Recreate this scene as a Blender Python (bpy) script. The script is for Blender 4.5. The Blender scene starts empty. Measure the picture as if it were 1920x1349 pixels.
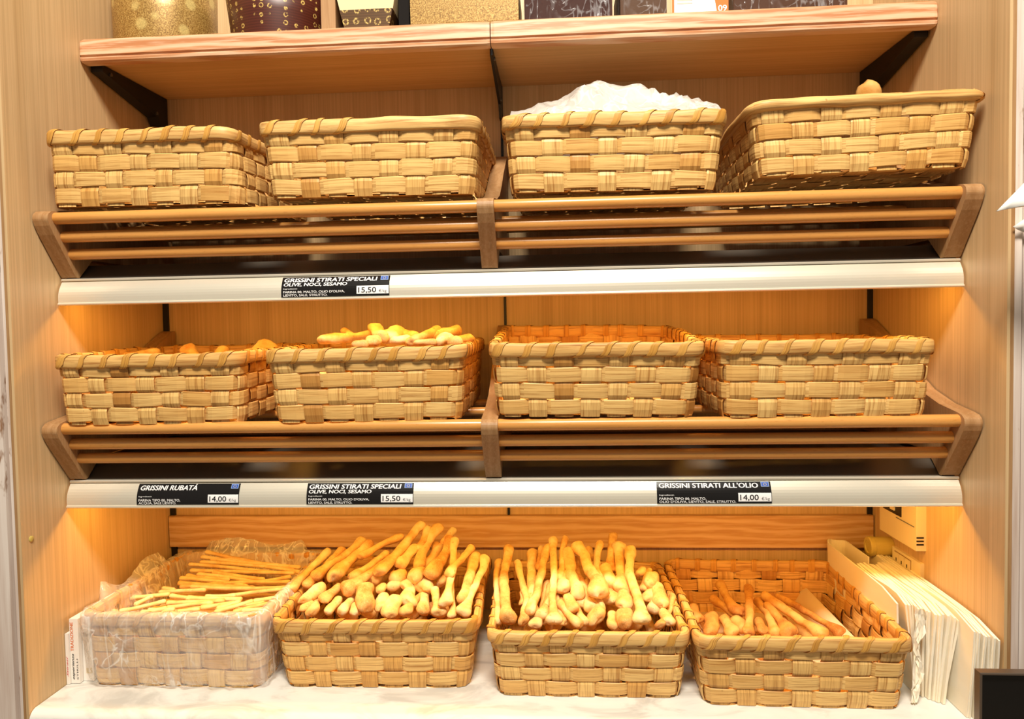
import bpy, math, random
from math import pi, sin, cos, radians
from mathutils import Vector, Matrix, noise

# ------------------------------------------------------------------ camera, world, lights, exposure
CAM = Vector((.116, -1.685, 1.572)); YAW, PIT, ROL, FPX = .0627, -.0387, -.0176, 1318.5
_f = Vector((-sin(YAW)*cos(PIT), cos(YAW)*cos(PIT), sin(PIT)))
_r0 = Vector((cos(YAW), sin(YAW), 0)); _u0 = _r0.cross(_f)
_r = _r0*cos(ROL) + _u0*sin(ROL); _u = _u0*cos(ROL) - _r0*sin(ROL)
sc = bpy.context.scene
COL = sc.collection
cd = bpy.data.cameras.new('camera'); cam = bpy.data.objects.new('camera', cd); COL.objects.link(cam)
cam.matrix_world = Matrix((( _r.x, _u.x, -_f.x, CAM.x), (_r.y, _u.y, -_f.y, CAM.y), (_r.z, _u.z, -_f.z, CAM.z), (0, 0, 0, 1)))
cd.sensor_fit = 'HORIZONTAL'; cd.sensor_width = 36; cd.lens = FPX/1920*36; cd.clip_start = .05
sc.camera = cam

wd = bpy.data.worlds.new('world'); sc.world = wd; wd.use_nodes = True
wd.node_tree.nodes['Background'].inputs[0].default_value = (1, .92, .80, 1)
wd.node_tree.nodes['Background'].inputs[1].default_value = .25

def area(name, loc, target, sx, sy, power, color, parent=None):
    l = bpy.data.lights.new(name, 'AREA'); l.shape = 'RECTANGLE'; l.size = sx; l.size_y = sy
    l.energy = power; l.color = color
    o = bpy.data.objects.new(name, l); COL.objects.link(o)
    o.location = loc
    d = Vector(target) - Vector(loc)
    o.rotation_euler = d.to_track_quat('-Z', 'Y').to_euler()
    if parent: o.parent = parent
    return o
area('shop_ceiling_light', (.12, -2.0, 3.7), (.05, -.3, 1.5), .8, .5, 124, (1, .93, .81))
LAMP_COL = (1, .50, .085)
LAMP_W = {Z_: w for Z_, w in ((1, 2.8), (2, 4.2))}
sc.view_settings.view_transform = 'Standard'; sc.view_settings.look = 'None'
sc.view_settings.exposure = 0.0; sc.view_settings.gamma = 1
sc.view_settings.use_curve_mapping = False

def at(u, v, x=None, y=None, z=None):
    """a pixel of the 1920x1349 photograph -> the point of the place on a known plane"""
    d = _f + _r*((u-960)/FPX) - _u*((v-674.5)/FPX)
    t = (x-CAM.x)/d.x if x is not None else (y-CAM.y)/d.y if y is not None else (z-CAM.z)/d.z
    return CAM + d*t

# ------------------------------------------------------------------ measured places (metres)
W = .85              # half width of the niche
WALL_F = -.49        # front edge of the side panels
RAIL_Y = -.375
Z1, Z2 = 1.639, 1.242   # lower edges of the two price rails
ZC = .898            # counter top
ZT = 2.147           # underside of the top shelf

# ------------------------------------------------------------------ mesh collecting
class MB:
    def __init__(s): s.v = []; s.f = []; s.uv = []; s.t = []
    def grid(s, rows, closed_u=False, closed_v=False, uv=None, tone=.5, flip=False):
        """rows: list of equal lists of points"""
        b = len(s.v); n = len(rows[0]); m = len(rows)
        for r in rows: s.v.extend([tuple(p) for p in r])
        for i in range(m if closed_v else m-1):
            for j in range(n if closed_u else n-1):
                i2, j2 = (i+1) % m, (j+1) % n
                q = [b+i*n+j, b+i*n+j2, b+i2*n+j2, b+i2*n+j]
                cs = [(j, i), (j+1, i), (j+1, i+1), (j, i+1)]
                if flip: q.reverse(); cs.reverse()
                s.f.append(q)
                s.uv.append([uv(a, c) if uv else (a/n, c/m) for a, c in cs]); s.t.append(tone)
        return b
    def poly(s, pts, tone=.5, uv=None):
        b = len(s.v); s.v.extend([tuple(p) for p in pts]); s.f.append(list(range(b, b+len(pts))))
        s.uv.append(uv or [(0, 0)]*len(pts)); s.t.append(tone)
    def box(s, c, d, tone=.5, bev=0):
        x, y, z = c; a, b_, h = d[0]/2, d[1]/2, d[2]/2
        if bev:
            e = bev
            rows = []
            for zz, o in ((-h, e), (-h+e*.3, e*.3), (-h+e, 0), (h-e, 0), (h-e*.3, e*.3), (h, e)):
                A, B = a-o, b_-o; k = e-o if e-o > 0 else 0
                k = e
                rows.append([(x-A+k*.0+dx, y+dy, z+zz) for dx, dy in
                             ((k, -B), (2*A-k, -B), (2*A-k*.3, -B+k*.3), (2*A, -B+k), (2*A, B-k), (2*A-k*.3, B-k*.3), (2*A-k, B), (k, B), (k*.3, B-k*.3), (0, B-k), (0, -B+k), (k*.3, -B+k*.3))])
            s.grid(rows, closed_u=True, tone=tone)
            s.poly(rows[-1], tone); s.poly(rows[0][::-1], tone)
            return
        p = [(x+i*a, y+j*b_, z+k*h) for k in (-1, 1) for j in (-1, 1) for i in (-1, 1)]
        for q in ((0, 2, 3, 1), (4, 5, 7, 6), (0, 1, 5, 4), (2, 6, 7, 3), (0, 4, 6, 2), (1, 3, 7, 5)):
            s.poly([p[i] for i in q], tone)
    def prism_x(s, prof, x0, x1, tone=.5):
        """closed profile of (y,z) swept along x"""
        a = [(x0, y, z) for y, z in prof]; b = [(x1, y, z) for y, z in prof]
        s.grid([a, b], closed_u=True, tone=tone)
        s.poly(a, tone); s.poly(b[::-1], tone)
    def tube(s, pts, rad, seg=10, tone=.5, cap=True, sq=1):
        pts = [Vector(p) for p in pts]; n = len(pts)
        rad = rad if isinstance(rad, (list, tuple)) else [rad]*n
        t = (pts[1]-pts[0]).normalized()
        up = Vector((0, 0, 1)) if abs(t.z) < .9 else Vector((1, 0, 0))
        a = t.cross(up).normalized(); rows = []
        for i in range(n):
            t = (pts[min(i+1, n-1)]-pts[max(i-1, 0)]).normalized()
            a = (a - t*a.dot(t)).normalized(); b = t.cross(a)
            rows.append([pts[i] + a*(rad[i]*cos(2*pi*k/seg)) + b*(rad[i]*sq*sin(2*pi*k/seg)) for k in range(seg)])
        s.grid(rows, closed_u=True, tone=tone, uv=lambda a_, c: (c/8, a_/seg*.5), flip=True)
        if cap: s.poly(rows[0], tone); s.poly(rows[-1][::-1], tone)
        return rows
    def lathe(s, prof, cx, cy, seg=32, tone=.5):
        rows = [[(cx+r*cos(2*pi*k/seg), cy+r*sin(2*pi*k/seg), z) for k in range(seg)] for r, z in prof]
        s.grid(rows, closed_u=True, tone=tone, uv=lambda a, c: (a/seg, c/len(prof)))
    def build(s, name, mat, parent=None, smooth=False, local=False, mods=None):
        me = bpy.data.meshes.new(name)
        vs = s.v
        if parent is not None and not local:
            M = parent.matrix_basis
            P = parent.parent
            while P is not None: M = P.matrix_basis @ M; P = P.parent
            inv = M.inverted()
            vs = [tuple(inv @ Vector(v)) for v in vs]
        elif parent is None:
            c = Vector((0, 0, 0))
            for v in vs: c += Vector(v)
            c /= len(vs)
            vs = [tuple(Vector(v)-c) for v in vs]
        me.from_pydata(vs, [], s.f)
        uvl = me.uv_layers.new(name='UVMap')
        k = 0
        flat = []
        for u in s.uv:
            for a in u: flat.extend(a)
        uvl.data.foreach_set('uv', flat)
        at_ = me.attributes.new('tone', 'FLOAT', 'FACE'); at_.data.foreach_set('value', s.t)
        me.materials.append(mat)
        if smooth: me.polygons.foreach_set('use_smooth', [True]*len(me.polygons))
        me.update()
        o = bpy.data.objects.new(name, me); COL.objects.link(o)
        if parent is not None: o.parent = parent
        else: o.location = c
        for md in (mods or []):
            if md[0] == 'bevel':
                b = o.modifiers.new('bevel', 'BEVEL'); b.width = md[1]; b.segments = md[2]; b.limit_method = 'ANGLE'; b.angle_limit = radians(35)
        return o

def thing(name, label, cat, loc=(0, 0, 0), rot=None, group=None):
    o = bpy.data.objects.new(name, None); COL.objects.link(o); o.empty_display_size = .03
    o.location = loc
    if rot: o.rotation_euler = rot
    o['label'] = label; o['category'] = cat
    if group: o['group'] = group
    return o
def tag(o, label, cat, group=None, kind=None):
    o['label'] = label; o['category'] = cat
    if group: o['group'] = group
    if kind: o['kind'] = kind
    return o
def struct(o, label=None):
    o['kind'] = 'structure'
    if label: o['label'] = label; o['category'] = label.split()[-1]
    return o

# ------------------------------------------------------------------ materials
def srgb(r, g, b):
    f = lambda c: (c/255/12.92 if c <= 10 else ((c/255+.055)/1.055)**2.4)
    return (f(r), f(g), f(b), 1)
class Mat:
    def __init__(s, name, rough=.5, spec=.5, metal=0):
        s.m = bpy.data.materials.new(name); s.m.use_nodes = True; s.nt = s.m.node_tree
        s.b = s.nt.nodes['Principled BSDF']; s.b.inputs['Roughness'].default_value = rough
        s.b.inputs['Specular IOR Level'].default_value = spec; s.b.inputs['Metallic'].default_value = metal
    def n(s, t, **k):
        x = s.nt.nodes.new(t)
        for a, v in k.items():
            if a.startswith('i_'):
                key = a[2:].replace('_', ' ')
                x.inputs[key].default_value = v
            else: setattr(x, a, v)
        return x
    def l(s, a, b): s.nt.links.new(a, b)
    def coords(s, scale=(1, 1, 1), src='Object', rot=(0, 0, 0), loc=(0, 0, 0)):
        tc = s.n('ShaderNodeTexCoord'); mp = s.n('ShaderNodeMapping')
        mp.inputs['Scale'].default_value = scale; mp.inputs['Rotation'].default_value = rot; mp.inputs['Location'].default_value = loc
        s.l(tc.outputs[src], mp.inputs[0]); return mp.outputs[0]
    def noise(s, vec, scale=1, detail=4, rough=.55, dist=0):
        x = s.n('ShaderNodeTexNoise'); x.inputs['Scale'].default_value = scale; x.inputs['Detail'].default_value = detail
        x.inputs['Roughness'].default_value = rough; x.inputs['Distortion'].default_value = dist
        s.l(vec, x.inputs['Vector']); return x.outputs[0]
    def ramp(s, fac, stops):
        x = s.n('ShaderNodeValToRGB'); e = x.color_ramp.elements
        e[0].position, e[0].color = stops[0]; e[1].position, e[1].color = stops[-1]
        for p, c in stops[1:-1]:
            q = e.new(p); q.color = c
        s.l(fac, x.inputs[0]); return x.outputs[0]
    def mix(s, fac, a, b, mode='MIX'):
        x = s.n('ShaderNodeMix', data_type='RGBA', blend_type=mode)
        for sock, val in ((x.inputs[0], fac), (x.inputs[6], a), (x.inputs[7], b)):
            if isinstance(val, (float, int, tuple)): sock.default_value = val
            else: s.l(val, sock)
        return x.outputs[2]
    def math(s, op, a, b=None, c=None):
        x = s.n('ShaderNodeMath', operation=op)
        for sock, val in zip(x.inputs, (a, b, c)):
            if val is None: continue
            if isinstance(val, (float, int)): sock.default_value = val
            else: s.l(val, sock)
        return x.outputs[0]
    def attr(s, name='tone'):
        return s.n('ShaderNodeAttribute', attribute_name=name).outputs['Fac']
    def objrand(s): return s.n('ShaderNodeObjectInfo').outputs['Random']
    def col(s, c):
        if isinstance(c, tuple): s.b.inputs['Base Color'].default_value = c
        else: s.l(c, s.b.inputs['Base Color'])
        return s
    def bump(s, h, strength=.3, dist=.001):
        x = s.n('ShaderNodeBump'); x.inputs['Strength'].default_value = strength; x.inputs['Distance'].default_value = dist
        s.l(h, x.inputs['Height']); s.l(x.outputs[0], s.b.inputs['Normal']); return s
def plain(name, c, rough=.5, spec=.5, metal=0):
    m = Mat(name, rough, spec, metal); v = m.noise(m.coords(), 60, 2)
    m.col(m.mix(m.math('MULTIPLY', v, .12), c, (c[0]*.8, c[1]*.8, c[2]*.8, 1))); return m.m

def laminate(name, axis, c0, c1, c2):
    m = Mat(name, .42, .4)
    sc_ = [70, 70, 70]; sc_[axis] = 1.6
    fine = m.noise(m.coords(tuple(x*(3.4 if i != axis else 1.5) for i, x in enumerate(sc_))), 1, 3, .6)
    sc2 = [16, 16, 16]; sc2[axis] = .5
    broad = m.noise(m.coords(tuple(sc2)), 1, 3, .55)
    a = m.ramp(broad, [(.3, c0), (.55, c1), (.75, c2)])
    b = m.ramp(fine, [(.36, (.88, .86, .83, 1)), (.6, (1.04, 1.04, 1.04, 1))])
    m.col(m.mix(1.0, a, b, 'MULTIPLY')); m.bump(fine, .06, .0006)
    return m.m
LAM = laminate('laminate_oak', 2, srgb(202, 168, 122), srgb(210, 177, 131), srgb(196, 161, 114))
LAM_X = laminate('laminate_oak_across', 0, srgb(196, 152, 100), srgb(206, 164, 112), srgb(186, 140, 88))
def oak(name, c0, c1, c2, axis=0, rough=.45, soft=.6):
    m = Mat(name, rough, .4)
    s1 = [14, 14, 14]; s1[axis] = 3
    v = m.coords(tuple(s1)); w = m.n('ShaderNodeTexWave', wave_type='BANDS', bands_direction='Z' if axis != 2 else 'X')
    w.inputs['Scale'].default_value = 1.1; w.inputs['Distortion'].default_value = 9; w.inputs['Detail'].default_value = 3; w.inputs['Detail Scale'].default_value = .7
    m.l(v, w.inputs[0])
    s2 = [260, 260, 260]; s2[axis] = 14
    fl = m.noise(m.coords(tuple(s2)), 1, 3, .6)
    a = m.ramp(w.outputs[1], [(.1, c0), (.55, c1), (.95, c2)])
    f = m.ramp(fl, [(.46, (0, 0, 0, 1)), (.66, (1, 1, 1, 1))])
    m.col(m.mix(m.math('MULTIPLY', f, .5), m.mix(soft, c1, a), c2)); m.bump(fl, .1, .0006)
    return m.m
BLEACHED = oak('bleached_oak', srgb(178, 112, 70), srgb(196, 138, 94), srgb(230, 198, 166))
BACKBOARD = oak('oak_backboard', srgb(190, 142, 92), srgb(198, 152, 102), srgb(226, 192, 150))
ARM = oak('worn_oak', srgb(146, 106, 64), srgb(164, 122, 78), srgb(186, 148, 106), axis=2, rough=.5, soft=.25)
def beech():
    m = Mat('varnished_beech', .3, .5)
    g = m.noise(m.coords((6, 160, 160)), 1, 3, .6)
    fl = m.noise(m.coords((90, 500, 500)), 1, 2, .5)
    a = m.ramp(g, [(.3, srgb(206, 140, 66)), (.7, srgb(222, 160, 86))])
    m.col(m.mix(m.math('MULTIPLY', m.ramp(fl, [(.6, (0, 0, 0, 1)), (.7, (1, 1, 1, 1))]), .25), a, srgb(160, 96, 40)))
    return m.m
BEECH = beech()
def chip(name, light, mid, dark):
    """split-wood basket strips: grain along UV u, tone per strip"""
    m = Mat(name, .48, .35)
    uv = m.coords((1, 1, 1), 'UV')
    mp = m.n('ShaderNodeMapping'); mp.inputs['Scale'].default_value = (9, 420, 1); m.l(uv, mp.inputs[0])
    off = m.n('ShaderNodeCombineXYZ'); t = m.attr()
    m.l(m.math('MULTIPLY', t, 57.3), off.inputs[0]); m.l(m.math('MULTIPLY', t, 31.7), off.inputs[1])
    ad = m.n('ShaderNodeVectorMath', operation='ADD'); m.l(mp.outputs[0], ad.inputs[0]); m.l(off.outputs[0], ad.inputs[1])
    g = m.noise(ad.outputs[0], 1, 5, .62)
    mp2 = m.n('ShaderNodeMapping'); mp2.inputs['Scale'].default_value = (3, 90, 1); m.l(uv, mp2.inputs[0])
    ad2 = m.n('ShaderNodeVectorMath', operation='ADD'); m.l(mp2.outputs[0], ad2.inputs[0]); m.l(off.outputs[0], ad2.inputs[1])
    g2 = m.noise(ad2.outputs[0], 1, 2, .5)
    base = m.ramp(t, [(0, dark), (.3, mid), (.75, light), (1, light)])
    c = m.mix(m.ramp(g, [(.34, (.85, .85, .85, 1)), (.52, (0, 0, 0, 1))]), base, dark)
    c = m.mix(m.math('MULTIPLY', m.ramp(g2, [(.52, (0, 0, 0, 1)), (.72, (1, 1, 1, 1))]), .55), c, dark)
    kn = m.noise(m.coords((55, 55, 55)), 1, 1, .4)
    c = m.mix(m.math('MULTIPLY', m.ramp(kn, [(.80, (0, 0, 0, 1)), (.84, (1, 1, 1, 1))]), .7), c, srgb(120, 70, 30))
    m.col(c); m.bump(g, .25, .0008)
    return m.m
CHIP = chip('chip_wood', srgb(238, 194, 120), srgb(224, 168, 90), srgb(172, 114, 50))
CHIP_BIND = chip('binding_bark', srgb(222, 166, 82), srgb(208, 150, 66), srgb(164, 106, 42))
CHIP_RIM = chip('rim_splint', srgb(236, 192, 120), srgb(222, 170, 96), srgb(168, 108, 50))
def bread(name, pale, gold, brown, fl=.5):
    m = Mat(name, .62, .3)
    v = m.coords((1, 1, 1)); ob = m.objrand()
    ad = m.n('ShaderNodeVectorMath', operation='ADD'); m.l(v, ad.inputs[0])
    cb = m.n('ShaderNodeCombineXYZ'); m.l(m.math('MULTIPLY', ob, 9.1), cb.inputs[0]); m.l(cb.outputs[0], ad.inputs[1])
    n1 = m.noise(ad.outputs[0], 28, 3, .55); n2 = m.noise(ad.outputs[0], 420, 3, .7); n3 = m.noise(ad.outputs[0], 150, 2, .5)
    s = m.math('ADD', n1, m.math('MULTIPLY', m.math('SUBTRACT', ob, .5), .22))
    c = m.ramp(s, [(.3, pale), (.5, gold), (.74, brown)])
    c = m.mix(m.math('MULTIPLY', m.ramp(n2, [(.5, (0, 0, 0, 1)), (.75, (1, 1, 1, 1))]), fl), c, pale)
    c = m.mix(m.math('MULTIPLY', m.ramp(n3, [(.66, (0, 0, 0, 1)), (.72, (1, 1, 1, 1))]), .6), c, brown)
    m.col(c); m.bump(m.math('ADD', n3, m.math('MULTIPLY', n2, .5)), .35, .0012)
    return m.m
BREAD = bread('stretched_bread', srgb(242, 214, 158), srgb(230, 184, 110), srgb(194, 130, 60))
BREAD_DARK = bread('browned_bread', srgb(226, 178, 104), srgb(212, 152, 74), srgb(170, 104, 44))
BREAD_THIN = bread('thin_bread', srgb(246, 220, 160), srgb(240, 204, 132), srgb(220, 166, 92), .3)
def marble():
    m = Mat('white_marble', .28, .5)
    w = m.noise(m.coords((6, 14, 6), rot=(0, 0, .5)), 1, 6, .6, 1.2)
    n2 = m.noise(m.coords((30, 30, 30)), 1, 4, .6)
    c = m.ramp(w, [(.36, srgb(206, 204, 196)), (.5, srgb(240, 238, 230)), (.7, srgb(246, 244, 238))])
    m.col(m.mix(m.math('MULTIPLY', n2, .16), c, srgb(196, 184, 160))); return m.m
MARBLE = marble()
def painted():
    m = Mat('flaking_paint', .7, .3)
    g = m.noise(m.coords((60, 60, 2.5)), 1, 4, .6); s = m.noise(m.coords((16, 16, 5)), 1, 5, .7)
    a = m.ramp(g, [(.3, srgb(196, 172, 156)), (.6, srgb(228, 214, 202))])
    m.col(m.mix(m.ramp(s, [(.62, (0, 0, 0, 1)), (.68, (1, 1, 1, 1))]), a, srgb(150, 112, 84))); m.bump(g, .3, .002); return m.m
PAINTED = painted()
RAIL = plain('cream_anodised', srgb(240, 232, 212), .32, .5, .5)
STEEL = plain('grey_steel', srgb(104, 96, 86), .4, .5, .6)
BLACK = plain('black_metal', srgb(22, 20, 20), .45, .4)
DARK = plain('dark_gap', srgb(18, 12, 8), .8, .2)
LABELK = plain('label_black', srgb(20, 17, 16), .22, .5)
WHITE = plain('label_white', srgb(244, 242, 240), .5, .3)
INK = plain('ink_dark', srgb(30, 28, 28), .6, .2)
GREYINK = plain('ink_grey', srgb(120, 118, 116), .6, .2)
BLUE = plain('flag_blue', srgb(44, 84, 176), .4, .4)
YELLOW = plain('flag_yellow', srgb(230, 214, 120), .5, .3)
ORANGE = plain('ink_orange', srgb(232, 120, 60), .6, .2)
RED = plain('ink_red', srgb(214, 70, 60), .6, .2)
GOLDINK = plain('ink_gold', srgb(222, 186, 90), .5, .3)
CREAMP = plain('cream_plastic', srgb(238, 220, 178), .38, .5)
YPLASTIC = plain('yellow_plastic', srgb(206, 182, 96), .35, .5)
CARTON = plain('white_carton', srgb(246, 238, 228), .45, .4)
GLASSK = plain('black_screen_glass', srgb(14, 13, 13), .12, .5)
FRAMEG = plain('bronze_grey_metal', srgb(120, 104, 90), .35, .5, .7)
TUBEBODY = plain('lamp_body_white', srgb(230, 226, 216), .5, .4)
CLOTHW = plain('white_cloth', srgb(250, 246, 238), .85, .2)
def paper():
    m = Mat('bag_paper', .6, .25)
    n = m.noise(m.coords((12, 4, 10)), 1, 4, .6)
    m.col(m.ramp(n, [(.3, srgb(246, 232, 202)), (.7, srgb(252, 244, 226))])); m.bump(n, .15, .004)
    return m.m
PAPER = paper()
def film(name, alpha0, alpha1, tint, scale, rough=.18):
    m = Mat(name, rough, .7)
    def crease_glint(vec, sc, w):  # highlights on the film's folds, painted in as whiter, more opaque streaks
        n = m.noise(vec, sc, 3, .5, .6)
        d = m.math('ABSOLUTE', m.math('SUBTRACT', n, .5))
        return m.ramp(d, [(0, (1, 1, 1, 1)), (w, (0, 0, 0, 1))]), n
    c1, n1 = crease_glint(m.coords((scale, scale, scale*.16)), 1, .034)
    c2, n2 = crease_glint(m.coords((scale*.5, scale*.5, scale*.5), rot=(.3, .7, .2)), 1, .024)
    br = m.noise(m.coords((scale*.25,)*3), 1, 2, .5)
    k = m.math('MULTIPLY', m.math('MAXIMUM', c1, c2), m.ramp(br, [(.36, (0, 0, 0, 1)), (.54, (1, 1, 1, 1))]))
    al = m.math('ADD', m.math('MULTIPLY', k, alpha1-alpha0), m.math('MULTIPLY_ADD', br, alpha0*.8, alpha0*.6))
    m.l(al, m.b.inputs['Alpha']); m.col(tint); m.bump(m.math('ADD', n1, n2), .9, .012)
    return m.m
FILM = film('clear_film', .32, .80, srgb(252, 246, 236), 30, .14)
FILM_WHITE = film('milky_film', .62, .90, srgb(236, 230, 220), 22, .30)
def print_brown(name, base, mark, scale):
    m = Mat(name, .4, .5)
    v = m.coords((1, 1, 1)); vo = m.n('ShaderNodeTexVoronoi'); vo.inputs['Scale'].default_value = scale; vo.inputs['Randomness'].default_value = .25
    m.l(v, vo.inputs[0])
    ring = m.ramp(vo.outputs[0], [(.16, (0, 0, 0, 1)), (.2, (1, 1, 1, 1)), (.3, (1, 1, 1, 1)), (.34, (0, 0, 0, 1))])
    st = m.n('ShaderNodeTexWave', bands_direction='Z'); st.inputs['Scale'].default_value = 60; m.l(v, st.inputs[0])
    a = m.mix(m.math('MULTIPLY', st.outputs[1], .5), base, (base[0]*.4, base[1]*.4, base[2]*.4, 1))
    br = m.noise(m.coords((300, 300, 300)), 1, 2, .6)
    m.col(m.mix(m.math('MULTIPLY', ring, m.ramp(br, [(.42, (0, 0, 0, 1)), (.55, (1, 1, 1, 1))])), a, mark)); return m.m
BROWNPRINT = print_brown('brown_printed_paper', srgb(84, 36, 22), srgb(206, 172, 92), 66)
BROWNPRINT2 = print_brown('brown_striped_paper', srgb(96, 66, 36), srgb(206, 176, 104), 46)
def goldp():
    m = Mat('gold_speckled_paper', .38, .5, .25)
    n = m.noise(m.coords((420, 420, 420)), 1, 3, .7)
    vo = m.n('ShaderNodeTexVoronoi'); vo.inputs['Scale'].default_value = 24; m.l(m.coords(), vo.inputs[0])
    a = m.ramp(n, [(.35, srgb(112, 80, 34)), (.5, srgb(162, 124, 62)), (.65, srgb(200, 166, 98))])
    m.col(m.mix(m.math('MULTIPLY', m.ramp(vo.outputs[0], [(.2, (1, 1, 1, 1)), (.34, (0, 0, 0, 1))]), .4), a, srgb(240, 218, 140))); return m.m
GOLDP = goldp()
CAKE = plain('dark_brown_cake', srgb(56, 22, 10), .6, .15)
CREAMBAND = plain('cream_band', srgb(236, 214, 168), .5, .3)
TUBEGLOW = None

# ------------------------------------------------------------------ the setting
def slab(name, x0, x1, y0, y1, z0, z1, mat, bev=0):
    b = MB(); b.box(((x0+x1)/2, (y0+y1)/2, (z0+z1)/2), (x1-x0, y1-y0, z1-z0))
    return struct(b.build(name, mat, mods=[('bevel', bev, 2)] if bev else None))
TOP = 2.75
slab('wall_left', -W-.005, -W, WALL_F, .02, 0, TOP, LAM, .001)
slab('wall_right', W, W+.005, WALL_F, .02, 0, TOP, LAM, .001)
SEAM = -.004
b = MB()
for x0, x1 in ((-W, SEAM-.003), (SEAM+.003, W)): b.box(((x0+x1)/2, .008, TOP/2), (x1-x0, .016, TOP))
struct(b.build('wall_back', LAM))
b = MB(); b.box((0, .03, TOP/2), (2*W+.2, .02, TOP)); struct(b.build('wall_behind', DARK))
slab('floor', -3, 3, -4.2, .5, -.05, 0, plain('grey_floor', srgb(150, 136, 118), .5))
# facade of old painted boards on both sides of the niche, set a little back
def facade(name, x0, x1, cuts):
    b = MB(); xs = [x0]+cuts+[x1]
    for i in range(len(xs)-1):
        a, c = xs[i]+.0025, xs[i+1]-.0025; k = .006*(i % 2)
        b.box(((a+c)/2, WALL_F+.026+k, TOP/2), (c-a, .03, TOP))
    b.box(((x0+x1)/2, WALL_F+.053, TOP/2), (abs(x1-x0), .012, TOP))
    return struct(b.build(name, PAINTED, mods=[('bevel', .003, 2)]))
facade('trim_1', -1.5, -W-.0145, [-1.2, -1.02, -W-.032])
slab('trim_3', -W-.0135, -W-.0052, WALL_F+.004, WALL_F+.06, 0, TOP, ARM)
slab('trim_4', W+.0052, W+.0135, WALL_F+.004, WALL_F+.06, 0, TOP, ARM)
facade('trim_2', W+.0145, 1.5, [W+.032, 1.02, 1.2])
b = MB(); b.box((0, -.0085, 1.093), (1.694, .017, .076)); BB = b.build('backboard', BACKBOARD, mods=[('bevel', .002, 2)])
tag(BB, 'bleached oak plank fixed along the back wall behind the counter baskets', 'plank')

# counter with base cabinet
def counter():
    t = thing('counter', 'white marble counter under the bottom row of baskets', 'counter', (0, -.24, 0))
    b = MB(); r = .019; yf = -.492; prof = [(-.001, ZC), (-.001, ZC-.038)]
    prof += [(yf+r-r*sin(a), ZC-r-r*cos(a)) for a in [i*pi/28 for i in range(29)]]
    b.prism_x(prof[::-1], -W+.001, W-.001); b.build('marble_top', MARBLE, t, mods=[('bevel', .002, 1)])
    b = MB(); b.box((0, -.23, (ZC-.038)/2), (2*W-.004, .45, ZC-.038)); b.build('base_cabinet', oak('cabinet_oak', srgb(120, 72, 40), srgb(140, 88, 50), srgb(160, 110, 70)), t)
counter()

# uprights in the back wall
for x, w, lab in ((-W+.007, .013, 'black slotted metal upright in the left back corner'), (SEAM, .0056, 'black slotted upright in the middle seam of the back wall'), (W-.006, .011, 'black slotted metal upright in the right back corner')):
    b = MB(); b.box((x, .001, 1.55), (w, .014, 1.3)); o = b.build('shelf_upright', BLACK); tag(o, lab, 'shelf upright', 'shelf uprights')

# top shelf: two boards, tilted a hair, with rounded oak edge strips
def top_shelf(x0, x1, lab, rl, rr):
    t = thing('wooden_shelf', lab, 'shelf', ((x0+x1)/2, -.14, ZT), group='top shelf boards')
    b = MB(); b.prism_x([(-.001, ZT+.007), (-.26, ZT-.001), (-.26, ZT+.03), (-.001, ZT+.038)], x0+.001, x1-.001); b.build('board', LAM_X, t)
    # edge strip profile (y,z): upright face, groove, rounded lower lip
    pr = [(-.258, ZT+.041), (-.274, ZT+.041), (-.279, ZT+.036), (-.280, ZT+.008), (-.2765, ZT+.006), (-.2765, ZT+.004), (-.280, ZT+.001), (-.279, ZT-.004), (-.275, ZT-.007), (-.258, ZT-.007)]
    b = MB()
    xs = [x0, x0+.002, x0+.007, x1-.007, x1-.002, x1]
    rows = []
    for i, x in enumerate(xs):
        k = {0: .85, 1: .95}.get(min(i, 5-i), 1)
        if (i < 3 and not rl) or (i > 2 and not rr): k = max(k, .97)
        cy, cz = -.262, ZT+.017
        rows.append([(x, cy+(y-cy)*k, cz+(z-cz)*k) for y, z in pr])
    b.grid(rows, closed_u=True); b.poly(rows[0][::-1]); b.poly(rows[-1])
    b.build('edge_strip', BLEACHED, t)
top_shelf(-W+.001, SEAM-.001, 'left half of the top wooden shelf with bleached oak edge', True, False)
top_shelf(SEAM+.001, W-.001, 'right half of the top wooden shelf with bleached oak edge', False, True)
for x, lab in ((-W+.018, 'black metal bracket under the left end of the top shelf'), (SEAM-.001, 'black metal bracket under the middle joint of the top shelf'), (W-.018, 'black metal bracket under the right end of the top shelf')):
    w = .026 if abs(x) > .1 else .006
    t = thing('shelf_bracket', lab, 'bracket', (x, -.01, ZT-.03), group='top shelf brackets')
    b = MB()
    b.prism_x([(-.006, ZT-.075), (-.006, ZT+.0055), (-.25, ZT-.0025), (-.25, ZT-.016), (-.05, ZT-.050), (-.03, ZT-.075)], x-w/2, x+w/2); b.build('arm', BLACK, t)
    for y in (-.225, -.055):
        b = MB(); b.tube([(x+(w/2-.004), y, ZT-.012-(.235+y)*.17), (x+w/2+.003, y, ZT-.012-(.235+y)*.17)], .004, 8); b.build('screw', STEEL, t)

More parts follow.
